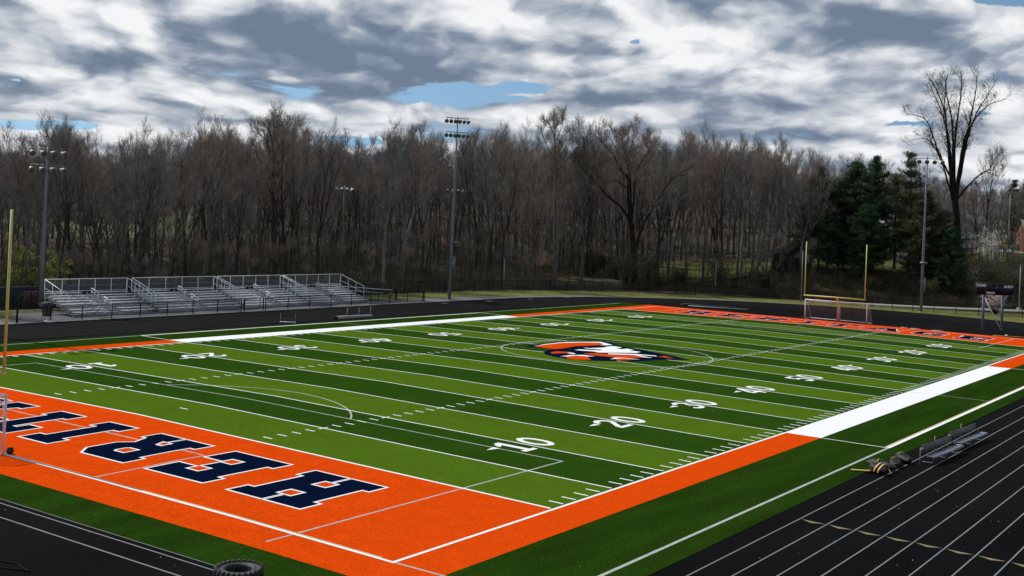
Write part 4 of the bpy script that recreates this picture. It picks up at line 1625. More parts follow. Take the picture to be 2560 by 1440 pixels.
def twig_mesh(mb, rng, parents, n4, n5, L4, L5, w4, w5, q0=.25, lift=.5, spread=.6):
    """slender twigs as thin tapering blades, vectorised"""
    P, Dv = [], []
    for br in parents:
        for _ in range(n4):
            p, d, r = along(br, rng.uniform(q0, 1.0))
            P.append(p)
            Dv.append(d)
    P, Dv = np.array(P), np.array(Dv)
    n = len(P)
    d4 = unit(Dv + rng.normal(0, spread, (n, 3)) * .75 + np.array([0, 0, lift]))
    l4 = rng.uniform(*L4, n)[:, None]
    d4b = unit(d4 + rng.normal(0, .25, (n, 3)) + np.array([0, 0, lift * .4]))
    mid = P + d4 * l4 * .5
    tip = mid + d4b * l4 * .5
    s = unit(np.cross(d4, rng.normal(0, 1, (n, 3))))
    v = np.stack([P - s * w4, P + s * w4, mid + s * w4 * .7, mid - s * w4 * .7, tip], 1).reshape(-1, 3)
    b = np.arange(n)[:, None] * 5
    mb.add(v, b + np.array([[0, 1, 2, 3]]))
    mb.add(np.stack([mid - s * w4 * .7, mid + s * w4 * .7, tip], 1).reshape(-1, 3), np.arange(n)[:, None] * 3 + np.array([[0, 1, 2]]))
    if n5:
        q = rng.uniform(.25, 1, (n, n5, 1))
        p5 = (P[:, None] * (1 - q) + tip[:, None] * q).reshape(-1, 3)
        d5 = unit(np.repeat(d4b, n5, 0) + rng.normal(0, .6, (n * n5, 3)) + np.array([0, 0, lift * .6]))
        l5 = rng.uniform(*L5, n * n5)[:, None]
        s5 = unit(np.cross(d5, rng.normal(0, 1, (n * n5, 3))))
        v = np.stack([p5 - s5 * w5, p5 + s5 * w5, p5 + d5 * l5], 1).reshape(-1, 3)
        mb.add(v, np.arange(n * n5)[:, None] * 3 + np.array([[0, 1, 2]]))
        return p5 + d5 * l5
    return tip


def leaf_quads(mb, rng, C, size, asp=.6, mi=0):
    n = len(C)
    d = unit(rng.normal(0, 1, (n, 3)))
    s = unit(np.cross(d, rng.normal(0, 1, (n, 3))))
    L_ = (rng.uniform(.6, 1.3, n) * size)[:, None]
    v = np.stack([C - d * L_ * .5, C + s * L_ * asp * .5, C + d * L_ * .5, C - s * L_ * asp * .5], 1).reshape(-1, 3)
    mb.add(v, np.arange(n)[:, None] * 4 + np.array([[0, 1, 2, 3]]), mi)


def bare_tree_meshes(seed, H=22.0, first=.38, spread=(.35, .75), nl=15, form=1.0, bud=0, lean=0.0, lenf=.36, fork=False):
    rng = np.random.default_rng(seed)
    tr, cr = MB(), MB()
    if fork:
        base = limb(rng, (0, 0, -.4), (lean, 0, 1), H * .36, .30, .24, 5, .03, .05)
        stems = []
        for i in range(rng.integers(2, 4)):
            d = off_axis(rng, np.array([0, 0, 1.0]), rng.uniform(.12, .34), i * 2.3 + rng.uniform(0, .8))
            stems.append(limb(rng, base[0][-1], d, H * .62, .19, .03, 9, .05, .06))
        tr.tube(*base, k=8, cap=False)
        L1 = []
        for s_ in stems:
            tr.tube(*s_, k=7, cap=False)
            L1 += children(rng, [s_], nl // len(stems) + 2, .12, spread, (lenf * .75, lenf * 1.05), .07, .10, 5, .03)
        L1 += [(s_[0][5:], s_[1][5:]) for s_ in stems]
    else:
        trunk = limb(rng, (0, 0, -.4), (lean, 0, 1), H * .97, .25, .03, 12, .045, .07)
        tr.tube(*trunk, k=8, cap=False)
        L1 = []
        for i in range(nl):
            q = first + (1 - first) * (i + rng.uniform(.1, .9)) / nl
            p, d, r = along(trunk, q)
            L_ = H * lenf * rng.uniform(.7, 1.1) * (1.12 - .78 * ((q - first) / (1 - first)) ** 1.3) * form
            L1.append(limb(rng, p, off_axis(rng, d, rng.uniform(*spread), i * 2.4 + rng.uniform(-.5, .5)), L_, max(.035, r * .55), .018, 5, .08, .11))
        # a few dead stubs and low sprouts
        for i in range(4):
            p, d, r = along(trunk, rng.uniform(.12, first))
            L1.append(limb(rng, p, off_axis(rng, d, rng.uniform(.8, 1.3)), H * rng.uniform(.04, .10), .03, .012, 3, .12, .05))
    for b in L1:
        tr.tube(*b, k=5, cap=False)
    L2 = children(rng, L1, 5, .28, (.35, .85), (.38, .6), .10, .15, 4, .018)
    for b in L2:
        tr.tube(*b, k=4, cap=False)
    L3 = children(rng, L2, 4, .3, (.35, .9), (.4, .65), .12, .18, 2, .012)
    for b in L3:
        cr.tube(*b, k=3, cap=False)
    tips = twig_mesh(cr, rng, L3, 4, 2, (.6, 1.5), (.35, .8), .012, .010)
    bm_ = None
    if bud:
        bm_ = MB()
        sel = tips[rng.uniform(0, 1, len(tips)) < bud]
        leaf_quads(bm_, rng, sel + rng.normal(0, .1, sel.shape), .16)
    return tr, cr, bm_


PROTO = []
for i in range(9):
    kw = [dict(first=.30, spread=(.3, .6)), dict(first=.36, spread=(.25, .5), nl=14, lenf=.33), dict(first=.22, spread=(.45, .85), nl=16, lenf=.34), dict(fork=True, spread=(.3, .65)),
          dict(first=.42, spread=(.25, .55), nl=12, lenf=.32), dict(first=.26, spread=(.4, .7), nl=17, lenf=.38), dict(fork=True, spread=(.35, .8), lean=.06, lenf=.42), dict(first=.32, spread=(.3, .55), lean=.05), dict(first=.20, spread=(.35, .6), nl=18, lenf=.30)][i]
    a, b, _ = bare_tree_meshes(100 + i, **kw)
    PROTO.append((a.mesh('trunk', m_bark, True), b.mesh('crown', m_twig)))

XT = [-300, 0, 60, 110, 170, 220, 265, 330, 380, 430, 505, 560, 610, 650, 690, 735, 790, 840, 900, 955, 1020, 1080, 1130, 1180, 1230, 1280, 1340, 1390, 1440, 1500, 1550, 1640, 1720, 1790, 1850, 1910, 1960, 2000, 2040, 2080, 2130, 2200, 2260, 2330, 2400, 2470, 2560, 2800]
YT = [350, 345, 352, 338, 328, 342, 372, 352, 345, 352, 318, 332, 330, 336, 322, 318, 330, 348, 362, 332, 318, 332, 350, 338, 326, 338, 352, 345, 352, 356, 352, 350, 328, 352, 350, 342, 358, 392, 408, 405, 396, 408, 402, 420, 430, 446, 452, 440]


def skyline(x):
    return float(np.interp(x, XT, YT)) + (12 if x < 2000 else 4)


def put_tree(name, label, cat, meshes, X, Y, z, sxy, sz, rz, group=None, parts=('trunk', 'crown')):
    t = thing(name, label, cat, (X, Y, z), rz, group)
    t.scale = (sxy, sxy, sz)
    for pn, me in zip(parts, meshes):
        o = bpy.data.objects.new(pn, me)
        COL.objects.link(o)
        o.parent = t
    return t


KEEP_CLEAR = [(853, 40, 36), (1131, 40, 48), (1590, 30, 26), (1390, 14, 14), (690, 16, 16), (1455, 10, 12)]
n_tr = 0
WOODS = 'bare grey brown tree among the many alike in the woods behind the far track'
WGRP = 'bare trees of the woods behind the far track'
rows = []
for i in range(236):
    x = -170 + 2210 * ((i * 0.618034) % 1.0)
    t_ = 3.5 + 78 * ((i * 0.754877) % 1.0) ** 1.15
    if x < 430 and (i % 3 == 0):
        t_ = 3.5 + t_ * .5
    if 1640 < x < 2060 and t_ < 13:
        t_ += 12
    if 1390 < x < 1570 and t_ < 24:
        t_ += 22
    if 1680 < x < 1880 and 18 < t_ < 66 and i % 3:
        t_ = 66 + random.uniform(0, 30)
    if any(abs(x - a) < b and t_ < c for a, b, c in KEEP_CLEAR):
        t_ += 34
    X, Y, z, D = place(x, t_)
    hi = abs(random.gauss(0, 1)) * 30 - 8 + (30 if i % 3 == 0 else 0)
    zt = z_at(skyline(x) + hi, x, D)
    Ht = max(10.0, min(33.0, zt - z))
    pi = int(R.integers(0, len(PROTO)))
    s = Ht / 22.0
    put_tree('bare_tree', WOODS, 'tree', PROTO[pi], X, Y, z - .1, s ** .75 * random.uniform(.82, 1.12), s, random.uniform(0, 6.28), WGRP)

# bare trees of the right-hand hill
for i in range(34):
    x = 2040 + 620 * ((i * 0.618034 + .3) % 1.0)
    t_ = 70 + 75 * ((i * 0.754877) % 1.0)
    X, Y, z, D = place(x, t_)
    zt = z_at(skyline(x) + random.uniform(-6, 60), x, D)
    Ht = max(7.0, min(26.0, zt - z))
    s = Ht / 22.0
    pi = int(R.integers(0, len(PROTO)))
    put_tree('bare_tree', 'bare grey tree among those on the hill behind the evergreens and houses', 'tree', PROTO[pi], X, Y, z - .1, s ** .7 * random.uniform(.9, 1.2), s, random.uniform(0, 6.28), 'bare trees on the hill at the right')

# far woods that read as one mass
lod = []
for sd_ in range(5):
    rng = np.random.default_rng(700 + sd_)
    mb = MB()
    tk = limb(rng, (0, 0, -.5), (0, 0, 1), 21, .24, .04, 6, .04, .06)
    mb.tube(*tk, k=4, cap=False)
    L1 = [limb(rng, along(tk, q)[0], off_axis(rng, np.array([0, 0, 1.0]), rng.uniform(.3, .75)), 7.5 * (1.25 - q) * rng.uniform(.8, 1.2), .07, .02, 3, .08, .12) for q in np.linspace(.16, .97, 20)]
    for b in L1:
        mb.tube(*b, k=3, cap=False)
    L2 = children(rng, L1, 7, .2, (.35, .9), (.4, .65), .1, .1, 2, .018)
    twig_mesh(mb, rng, L2, 7, 2, (.8, 2.0), (.5, 1.1), .022, .018)
    lod.append((np.concatenate(mb.v), [(f, f.shape[1]) for f in mb.f]))
mb = MB()
for i in range(480):
    x = -330 + 3150 * ((i * 0.618034 + .11) % 1.0)
    if x < 480:
        t_ = random.uniform(232, 330)
    elif x < 1650:
        t_ = random.uniform(80, 190)
    else:
        t_ = random.uniform(128, 230)
    X, Y, z, D = place(x, t_)
    zt = z_at(skyline(x) + abs(random.gauss(0, 1)) * 22 + 26, x, D)
    Ht = max(8.0, min(30, zt - z))
    v, fs = lod[i % 5]
    a = random.uniform(0, 6.28)
    s = Ht / 21.0
    sxy = max(.8, s) * random.uniform(.9, 1.2)
    c_, s_ = math.cos(a), math.sin(a)
    w = np.stack([X + sxy * (v[:, 0] * c_ - v[:, 1] * s_), Y + sxy * (v[:, 0] * s_ + v[:, 1] * c_), z + v[:, 2] * s], 1)
    b0 = mb.n
    mb.v.append(w)
    for f, _ in fs:
        mb.f.append(f + b0)
        mb.mi.append(np.zeros(len(f), int))
    mb.n += len(w)
o = mb.build('distant_woods', m_woods)
o["kind"] = "stuff"

# undergrowth: saplings, vines and bramble stems along the fence and through the woods
mb = MB()
rng = np.random.default_rng(5)
def brush_clumps(mb, PP, HH, K=16):
    PP, HH = np.array(PP), np.array(HH)
    n = len(PP)
    base = np.repeat(PP, K, 0) + np.concatenate([rng.normal(0, .55, (n * K, 2)), np.zeros((n * K, 1))], 1)
    hh = np.repeat(HH, K)[:, None] * rng.uniform(.5, 1.2, (n * K, 1))
    d1 = unit(np.concatenate([rng.normal(0, .38, (n * K, 2)), np.ones((n * K, 1))], 1))
    d2 = unit(d1 + np.concatenate([rng.normal(0, .7, (n * K, 2)), rng.normal(-.3, .4, (n * K, 1))], 1))
    s = unit(np.cross(d1, rng.normal(0, 1, (n * K, 3))))
    w = rng.uniform(.010, .022, (n * K, 1))
    mid = base + d1 * hh * .6
    tip = mid + d2 * hh * .55
    v = np.stack([base - s * w, base + s * w, mid + s * w * .8, mid - s * w * .8, tip], 1).reshape(-1, 3)
    mb.add(v, np.arange(n * K)[:, None] * 5 + np.array([[0, 1, 2, 3]]))
    mb.add(np.stack([mid - s * w * .8, mid + s * w * .8, tip], 1).reshape(-1, 3), np.arange(n * K)[:, None] * 3 + np.array([[0, 1, 2]]))
    q = rng.uniform(.2, 1, (n * K, 4, 1))
    p5 = (base[:, None] * (1 - q) + tip[:, None] * q).reshape(-1, 3)
    d5 = unit(rng.normal(0, 1, p5.shape) + np.array([0, 0, .4]))
    s5 = unit(np.cross(d5, rng.normal(0, 1, p5.shape)))
    mb.add(np.stack([p5 - s5 * .010, p5 + s5 * .010, p5 + d5 * rng.uniform(.2, .7, (len(p5), 1))], 1).reshape(-1, 3), np.arange(len(p5))[:, None] * 3 + np.array([[0, 1, 2]]))


PP, HH, PB_, HB_ = [], [], [], []
for i in range(5200):
    x = rng.uniform(-200, 2720)
    t_ = 1.2 + 62 * rng.uniform(0, 1) ** 1.7
    bank = False
    if x > 1960:
        b0 = 5 + max(0, min(1, (x - 2050) / 510.0)) * 9
        t_ = b0 - 2 + rng.uniform(0, 20)
        bank = x < 2440
    elif 1390 < x < 1560 and 5 < t_ < 23:
        continue
    elif 1640 < x and t_ > 22:
        continue
    if x < 430 and t_ > 40:
        continue
    X, Y, z, D = place(x, t_)
    h_ = rng.uniform(.7, 2.2) * (1.0 + .9 * (rng.uniform() < .15))
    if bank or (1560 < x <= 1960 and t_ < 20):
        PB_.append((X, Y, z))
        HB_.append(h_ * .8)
    else:
        PP.append((X, Y, z))
        HH.append(h_)
brush_clumps(mb, PP, HH)
for i in range(900):
    x, t_ = rng.uniform(2395, 2720), 18 + 58 * rng.uniform(0, 1) ** 1.3
    X, Y, z, D = place(x, t_)
    PP.append((X, Y, z))
    HH.append(rng.uniform(1.4, 3.6))
brush_clumps(mb, PP[-900:], HH[-900:], 12)
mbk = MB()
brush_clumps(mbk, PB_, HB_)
o = mbk.build('bank_brush', m_bankbrush_shade)
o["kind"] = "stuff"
PP, HH = [], []
for i in range(1700):
    x = rng.uniform(-200, 2080)
    t_ = 2.0 + 90 * rng.uniform(0, 1) ** 1.3
    if i % 9 == 0:
        x, t_ = rng.uniform(2395, 2700), rng.uniform(16, 80)
    if 1390 < x < 1560 and 5 < t_ < 23:
        continue
    if 1640 < x < 2390 and 18 < t_ < 68:
        continue
    if x < 430 and 30 < t_:
        continue
    X, Y, z, D = place(x, t_)
    PP.append((X, Y, z))
    HH.append(rng.uniform(3.5, 10.5))
PP, HH = np.array(PP), np.array(HH)[:, None]
n = len(PP)
d1 = unit(np.concatenate([rng.normal(0, .10, (n, 2)), np.ones((n, 1))], 1))
d2 = unit(d1 + np.concatenate([rng.normal(0, .16, (n, 2)), np.zeros((n, 1))], 1))
mid = PP + d1 * HH * .5
tip = mid + d2 * HH * .5
for a_ in (0.0, math.pi / 2):
    s = np.tile(np.array([math.cos(a_ + .6), math.sin(a_ + .6), 0]), (n, 1))
    w = HH * .0055
    v = np.stack([PP - s * w, PP + s * w, mid + s * w * .7, mid - s * w * .7, tip], 1).reshape(-1, 3)
    mb.add(v, np.arange(n)[:, None] * 5 + np.array([[0, 1, 2, 3]]))
    mb.add(np.stack([mid - s * w * .7, mid + s * w * .7, tip], 1).reshape(-1, 3), np.arange(n)[:, None] * 3 + np.array([[0, 1, 2]]))
K = 22
q = rng.uniform(.25, 1, (n, K, 1))
p4 = np.where(q < .5, PP[:, None] + (mid - PP)[:, None] * q * 2, mid[:, None] + (tip - mid)[:, None] * (q - .5) * 2).reshape(-1, 3)
d4 = unit(rng.normal(0, 1, p4.shape) * (1, 1, .4) + np.array([0, 0, .9]))
l4 = np.repeat(HH, K, 0) * rng.uniform(.08, .22, (n * K, 1))
s4 = unit(np.cross(d4, rng.normal(0, 1, p4.shape)))
mb.add(np.stack([p4 - s4 * .014, p4 + s4 * .014, p4 + d4 * l4], 1).reshape(-1, 3), np.arange(n * K)[:, None] * 3 + np.array([[0, 1, 2]]))
q = rng.uniform(.2, .9, (n * K, 2, 1))
p5 = (p4[:, None] + (d4 * l4)[:, None] * q).reshape(-1, 3)
d5 = unit(np.repeat(d4, 2, 0) + rng.normal(0, .6, p5.shape))
s5 = unit(np.cross(d5, rng.normal(0, 1, p5.shape)))
mb.add(np.stack([p5 - s5 * .010, p5 + s5 * .010, p5 + d5 * rng.uniform(.3, .8, (len(p5), 1))], 1).reshape(-1, 3), np.arange(len(p5))[:, None] * 3 + np.array([[0, 1, 2]]))
o = mb.build('undergrowth', m_brush)
o["kind"] = "stuff"


# ---- single trees that stand out, their main limbs following the shapes seen
def limbs_tree(name, label, cat, x0, t0, yb, stems, seed, bark, twig, r_base, bud=0.0, budmat=None, budsize=.16, nl=9, lf=(.22, .36), l2=5, n3=4, n4=5, depth=.45, twl=((.6, 1.4), (.3, .7)), base_drop=.4):
    """stems: polylines (x, y) as seen, in metres once scaled to the tree's distance; each limb leans its own way in depth"""
    rng = np.random.default_rng(seed)
    X, Y, z, D = place(x0, t0)
    dax = D * math.cos(bearing(x0) - YAW)
    sc = dax / F
    yb = horizon(x0) - (z - CAM[2]) / dax * F * 1.0
    tr, cr = MB(), MB()
    L0 = []
    for si, (pl, ra, rb) in enumerate(stems):
        p = []
        lean_d = rng.uniform(-depth, depth) * (0 if si == 0 else 1)
        x_s, y_s = pl[0]
        for (px_, py_) in pl:
            # undo the camera's small roll so trunks grow plumb
            lat, upv = (px_ - x0) * sc, (yb - py_) * sc
            lat2 = lat * math.cos(ROL) - upv * math.sin(ROL)
            up2 = upv * math.cos(ROL) + lat * math.sin(ROL)
            run = math.hypot(px_ - x_s, py_ - y_s) * sc
            p.append(RT0 * lat2 + np.array([FW[0], FW[1], 0]) * (run * lean_d) + np.array([0, 0, up2]))
        p = np.array(p)
        if si == 0:
            p[0][2] -= base_drop
        nn = max(6, len(p) * 3)
        cum = np.concatenate([[0], np.cumsum(np.linalg.norm(np.diff(p, axis=0), axis=1))])
        ss = np.linspace(0, cum[-1], nn)
        q = np.stack([np.interp(ss, cum, p[:, k]) for k in range(3)], 1)
        q[1:-1] = (q[:-2] + 2 * q[1:-1] + q[2:]) / 4
        q[1:-1] += rng.normal(0, .05, q[1:-1].shape)
        rad = np.linspace(ra, rb, nn)
        tr.tube(q, rad, k=9, cap=False)
        L0.append((q, rad))
    ln = lambda b_: np.linalg.norm(np.diff(b_[0], axis=0), axis=1).sum()
    L1 = []
    for b_ in L0[1:]:
        k_ = max(3, int(ln(b_) / 10.0 * nl))
        for i in range(k_):
            q = .30 + .70 * (i + rng.uniform(.1, .9)) / k_
            p, d, r = along(b_, q)
            L1.append(limb(rng, p, off_axis(rng, d, rng.uniform(.4, .95)), 10.0 * rng.uniform(*lf) * (1.2 - .6 * q), max(.025, r * .5), .014, 5, .11, .10))
    for b_ in L1:
        tr.tube(*b_, k=5, cap=False)
    L2 = children(rng, L1, l2, .2, (.4, .95), (.4, .65), .13, .06, 3, .014)
    for b_ in L2:
        tr.tube(*b_, k=4, cap=False)
    L3 = children(rng, L2, n3, .25, (.4, .95), (.45, .7), .14, .05, 2, .010)
    for b_ in L3:
        cr.tube(*b_, k=3, cap=False)
    tips = twig_mesh(cr, rng, L3, n4, 3, *twl, .013, .010)
    t = thing(name, label, cat, (X, Y, z))
    tr.build('trunk', bark, t, True)
    c = cr.build('crown', twig, t)
    if bud:
        bb = MB()
        sel = tips[rng.uniform(0, 1, len(tips)) < bud]
        leaf_quads(bb, rng, sel + rng.normal(0, .12, sel.shape), budsize)
        bb.build('leaves', budmat, t)
    return t


limbs_tree('tall_budding_tree', 'very tall many-limbed tree rising above all others at the right, with budding tips', 'tree', 2398, 24, 690, [
    ([(2398, 700), (2396, 600), (2393, 530), (2388, 480)], .78, .55),
    ([(2386, 500), (2368, 420), (2348, 300), (2322, 240), (2296, 205)], .26, .05),
    ([(2386, 490), (2372, 400), (2352, 330), (2340, 268), (2338, 205)], .24, .05),
    ([(2388, 490), (2380, 380), (2372, 290), (2350, 215), (2358, 190)], .27, .05),
    ([(2390, 490), (2386, 370), (2392, 290), (2402, 230), (2398, 182)], .28, .05),
    ([(2392, 490), (2398, 370), (2412, 300), (2420, 230), (2418, 196)], .26, .05),
    ([(2394, 495), (2404, 400), (2412, 340), (2430, 280), (2470, 215)], .28, .04),
    ([(2394, 490), (2412, 340), (2440, 290), (2465, 262), (2508, 250)], .22, .04),
    ([(2384, 500), (2350, 420), (2328, 370), (2290, 350)], .20, .04),
    ([(2378, 440), (2345, 385), (2318, 310), (2300, 292), (2258, 290)], .17, .04),
    ([(2366, 420), (2340, 370), (2318, 345), (2280, 350)], .14, .03),
    ([(2396, 500), (2420, 460), (2440, 436), (2465, 425), (2470, 400), (2482, 385)], .19, .04),
    ([(2391, 490), (2400, 330), (2388, 250), (2372, 200)], .2, .04),
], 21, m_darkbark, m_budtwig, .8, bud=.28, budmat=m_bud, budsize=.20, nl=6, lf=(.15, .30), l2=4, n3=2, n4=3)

limbs_tree('spreading_tree', 'broad spreading tree whose two long limbs form a wide V at the woods edge', 'tree', 1588, 9, 700, [
    ([(1588, 700), (1586, 620), (1580, 550), (1578, 520)], .62, .46),
    ([(1584, 560), (1560, 522), (1520, 490), (1480, 445), (1455, 420), (1440, 392)], .24, .05),
    ([(1590, 620), (1606, 570), (1640, 510), (1665, 465), (1690, 435), (1715, 425)], .22, .04),
    ([(1576, 540), (1572, 480), (1566, 440), (1545, 420), (1530, 385), (1505, 365), (1490, 345)], .24, .05),
    ([(1580, 530), (1580, 470), (1576, 420), (1570, 400), (1555, 385), (1530, 350), (1520, 335)], .24, .05),
    ([(1578, 470), (1572, 398), (1580, 370), (1590, 340), (1600, 328)], .18, .04),
    ([(1570, 398), (1560, 360), (1562, 335)], .14, .04),
    ([(1586, 530), (1590, 450), (1600, 415), (1620, 390), (1640, 362), (1632, 340)], .2, .04),
    ([(1570, 470), (1545, 452), (1520, 452)], .12, .03),
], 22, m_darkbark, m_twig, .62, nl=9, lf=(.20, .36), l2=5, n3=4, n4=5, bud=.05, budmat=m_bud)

limbs_tree('tall_narrow_tree', 'tall narrow bare tree poking above the skyline right of the tall light pole', 'tree', 1391, 14, 700, [
    ([(1391, 700), (1390, 560), (1390, 450)], .40, .24),
    ([(1390, 450), (1390, 380), (1391, 320), (1388, 286)], .24, .03),
    ([(1390, 400), (1372, 370), (1360, 340), (1356, 325)], .10, .03),
    ([(1390, 410), (1412, 375), (1424, 350), (1430, 335)], .10, .03),
    ([(1390, 430), (1362, 405), (1348, 380), (1345, 365)], .10, .03),
    ([(1390, 430), (1416, 405), (1430, 385)], .10, .03),
    ([(1390, 350), (1378, 315), (1372, 300)], .07, .02),
    ([(1390, 360), (1404, 325), (1412, 306)], .07, .02),
    ([(1390, 340), (1396, 310), (1402, 292)], .06, .02),
], 23, m_bark, m_twig, .4, nl=12, lf=(.14, .24), l2=4, n3=3, n4=5)

limbs_tree('round_topped_tree', 'tall bare tree with a rounded open top rising above the woods behind the bleachers', 'tree', 690, 16, 690, [
    ([(690, 690), (688, 560), (686, 430)], .42, .25),
    ([(686, 430), (686, 380), (690, 340), (702, 305)], .2, .03),
    ([(686, 420), (670, 370), (655, 330), (648, 312)], .16, .03),
    ([(686, 410), (684, 350), (672, 310), (676, 298)], .14, .03),
    ([(686, 425), (706, 380), (716, 345), (728, 325)], .16, .03),
    ([(686, 430), (730, 370), (742, 340), (745, 322)], .14, .03),
    ([(688, 400), (712, 330), (714, 305)], .12, .03),
    ([(686, 440), (650, 395), (640, 375)], .12, .03),
], 24, m_bark, m_twig, .4, nl=10, lf=(.16, .30), l2=5, n3=3, n4=5)

for x, t_, ytop, sd_, lb in ((1455, 12, 336, 51, 'bare tree with pale green top between the tall narrow tree and the spreading one'),
                             (2462, 62, 392, 52, 'smaller tree with a pale green budding crown at the right of the very tall tree'),
                             (140, 60, 330, 53, 'tall fan-topped tree with faint green buds behind the left light pole')):
    a, b, c = bare_tree_meshes(sd_, first=.45, spread=(.3, .65), bud=.25)
    X, Y, z, D = place(x, t_)
    s = (z_at(ytop, x, D) - z) / 22.0
    put_tree('budding_tree', lb, 'tree', (a.mesh('trunk', m_bark, True), b.mesh('crown', m_budtwig), c.mesh('leaves', m_bud)), X, Y, z, s * .95, s, .7, 'trees with pale green buds', ('trunk', 'crown', 'leaves'))


# ---- evergreens
def conifer_meshes(seed, H=18.0, width=.25, sparse=1.0, low=.10, mat=None, tipz=1.0, clump=.55):
    rng = np.random.default_rng(seed)
    tr, nd_ = MB(), MB()
    tk = limb(rng, (0, 0, -.4), (0, 0, 1), H * .99, .26, .03, 10, .012, .1)
    tr.tube(*tk, k=8, cap=False)
    C = []
    nw = int(34 * sparse)
    for i in range(nw):
        q = low + (1 - low) * (i + rng.uniform(0, .8)) / nw
        Lmax = H * width * min(1.0, (1.03 - q) / .50) ** .8 * (0.72 + .28 * min(1, (q - low) / .15)) * rng.uniform(.55, 1.15)
        p, d, r = along(tk, q)
        for j in range(int(rng.integers(5, 8))):
            a = rng.uniform(0, 6.283)
            L_ = Lmax * rng.uniform(.55, 1.1)
            br = limb(rng, p, (math.cos(a), math.sin(a), rng.uniform(-.05, .35)), L_, .05, .012, 4, .06, .03)
            tr.tube(*br, k=4, cap=False)
            for s_ in np.linspace(.28, 1.0, max(3, int(L_ * 2.6))):
                c, dd, _ = along(br, s_)
                for _ in range(2):
                    C.append(c + rng.normal(0, .22, 3) * (1, 1, .6))
    C = np.array(C)
    n = len(C)
    K = 16
    cc = np.repeat(C, K, 0) + rng.normal(0, clump * .34, (n * K, 3)) * (1, 1, .75)
    d = unit(rng.normal(0, 1, (n * K, 3)) + np.array([0, 0, .35]))
    s = unit(np.cross(d, rng.normal(0, 1, (n * K, 3))))
    L_ = rng.uniform(.22, .5, (n * K, 1))
    w = rng.uniform(.030, .06, (n * K, 1))
    nd_.add(np.stack([cc - s * w, cc + s * w, cc + d * L_], 1).reshape(-1, 3), np.arange(n * K)[:, None] * 3 + np.array([[0, 1, 2]]))
    return tr.mesh('trunk', m_darkbark, True), nd_.mesh('crown', mat or m_pine)


PA = conifer_meshes(300)
PB = conifer_meshes(301, width=.30, low=.06)
PC = conifer_meshes(302, width=.20, sparse=.55, low=.2, mat=m_pine2)
PD = conifer_meshes(303, width=.27, low=.16, mat=m_pine2, sparse=.8)
EG = 'evergreens behind the far goal posts'
for x, t_, ytop, wf, pr_, lb in (
        (2047, 27, 408, .85, PD, 'olive green evergreen, leftmost of the evergreens, behind the left goal post upright'),
        (2095, 30, 440, 1.0, PB, 'broad dark evergreen just right of the leftmost olive evergreen'),
        (2133, 28, 396, 1.05, PB, 'tall broad dark green evergreen straight above the far goal posts'),
        (2182, 27, 384, .80, PA, 'tallest dark evergreen with a sharp pointed top'),
        (2068, 22, 500, 1.0, PA, 'dark evergreen of middle height just right of the left goal post upright'),
        (2272, 30, 372, .95, PC, 'thin open evergreen left of the very tall budding tree, behind the light pole'),
        (2318, 22, 470, 1.05, PD, 'dense olive evergreen below the five-lamp light pole head'),
        (2352, 26, 520, 1.2, PB, 'lower dark evergreen beside the trunk of the very tall budding tree'),
        (2528, 128, 445, .9, PC, 'thin evergreen beyond the yellow car near the right edge'),
        (2560, 132, 440, 1.0, PD, 'dense evergreen at the right edge behind the brick house'),
        (2300, 24, 500, 1.1, PB, 'dark evergreen right below the five-lamp light pole, behind its shaft'),
        (2376, 19, 560, 1.0, PB, 'low dark evergreen in front of the very tall budding tree trunk'),
        (2236, 44, 428, 1.1, PC, 'thin see-through evergreen between the sharp topped evergreen and the light pole'),
        (2028, 24, 478, 1.15, PD, 'ragged olive evergreen of middle height at the left end of the evergreens'),
        (2158, 22, 505, 1.25, PB, 'broad low dark evergreen behind the right goal post upright'),
        (2108, 33, 520, 1.1, PD, 'low olive evergreen behind the middle of the far goal posts')):
    X, Y, z, D = place(x, t_)
    s = (z_at(ytop, x, D) - z) / 18.0
    put_tree('evergreen_tree', lb, 'evergreen', pr_, X, Y, z, s * wf, s, random.uniform(0, 6.28), EG)
X, Y, z, D = place(212, 120)
s = (z_at(392, 212, D) - z) / 18.0
put_tree('evergreen_tree', 'lone dark evergreen amid the bare trees at the far left', 'evergreen', PA, X, Y, z, s * .7, s, 1.0, EG)
X, Y, z, D = place(138, 118)
s = (z_at(408, 138, D) - z) / 18.0
put_tree('evergreen_tree', 'dark evergreen partly behind the left stadium light pole', 'evergreen', PA, X, Y, z, s * .7, s, 2.0, EG)


# ---- shrubs and flowering trees
def shrub(name, label, cat, x, t_, Hs, Ws, mat, n, size, seed, group=None, trunkmat=None, core=.0, twigs=40):
    rng = np.random.default_rng(seed)
    X, Y, z, D = place(x, t_)
    t = thing(name, label, cat, (X, Y, z), 0, group)
    st = MB()
    tips = []
    for i in range(twigs):
        a = rng.uniform(0, 6.283)
        b_ = limb(rng, (rng.normal(0, .2), rng.normal(0, .2), -.1), (math.cos(a) * Ws / Hs * rng.uniform(0, 1), math.sin(a) * Ws / Hs * rng.uniform(0, 1), 1), Hs * rng.uniform(.55, 1.02), .035, .008, 5, .12, .02)
        st.tube(*b_, k=4, cap=False)
        for q in rng.uniform(.3, 1, 4):
            p, d, _ = along(b_, q)
            tips.append(p)
            e = limb(rng, p, off_axis(rng, d, .8), Hs * .22, .012, .006, 2, .15, .0)
            st.tube(*e, k=3, cap=False)
            tips.append(e[0][-1])
    st.build('stems', trunkmat or m_brush, t)
    tips = np.array(tips)
    C = tips[rng.integers(0, len(tips), n)] + rng.normal(0, 1, (n, 3)) * np.array([.16, .16, .14]) * max(.6, Hs * .22)
    C[:, 2] = np.maximum(C[:, 2], .05)
    lf_ = MB()
    leaf_quads(lf_, rng, C, size)
    lf_.build('foliage', mat, t)
    return t


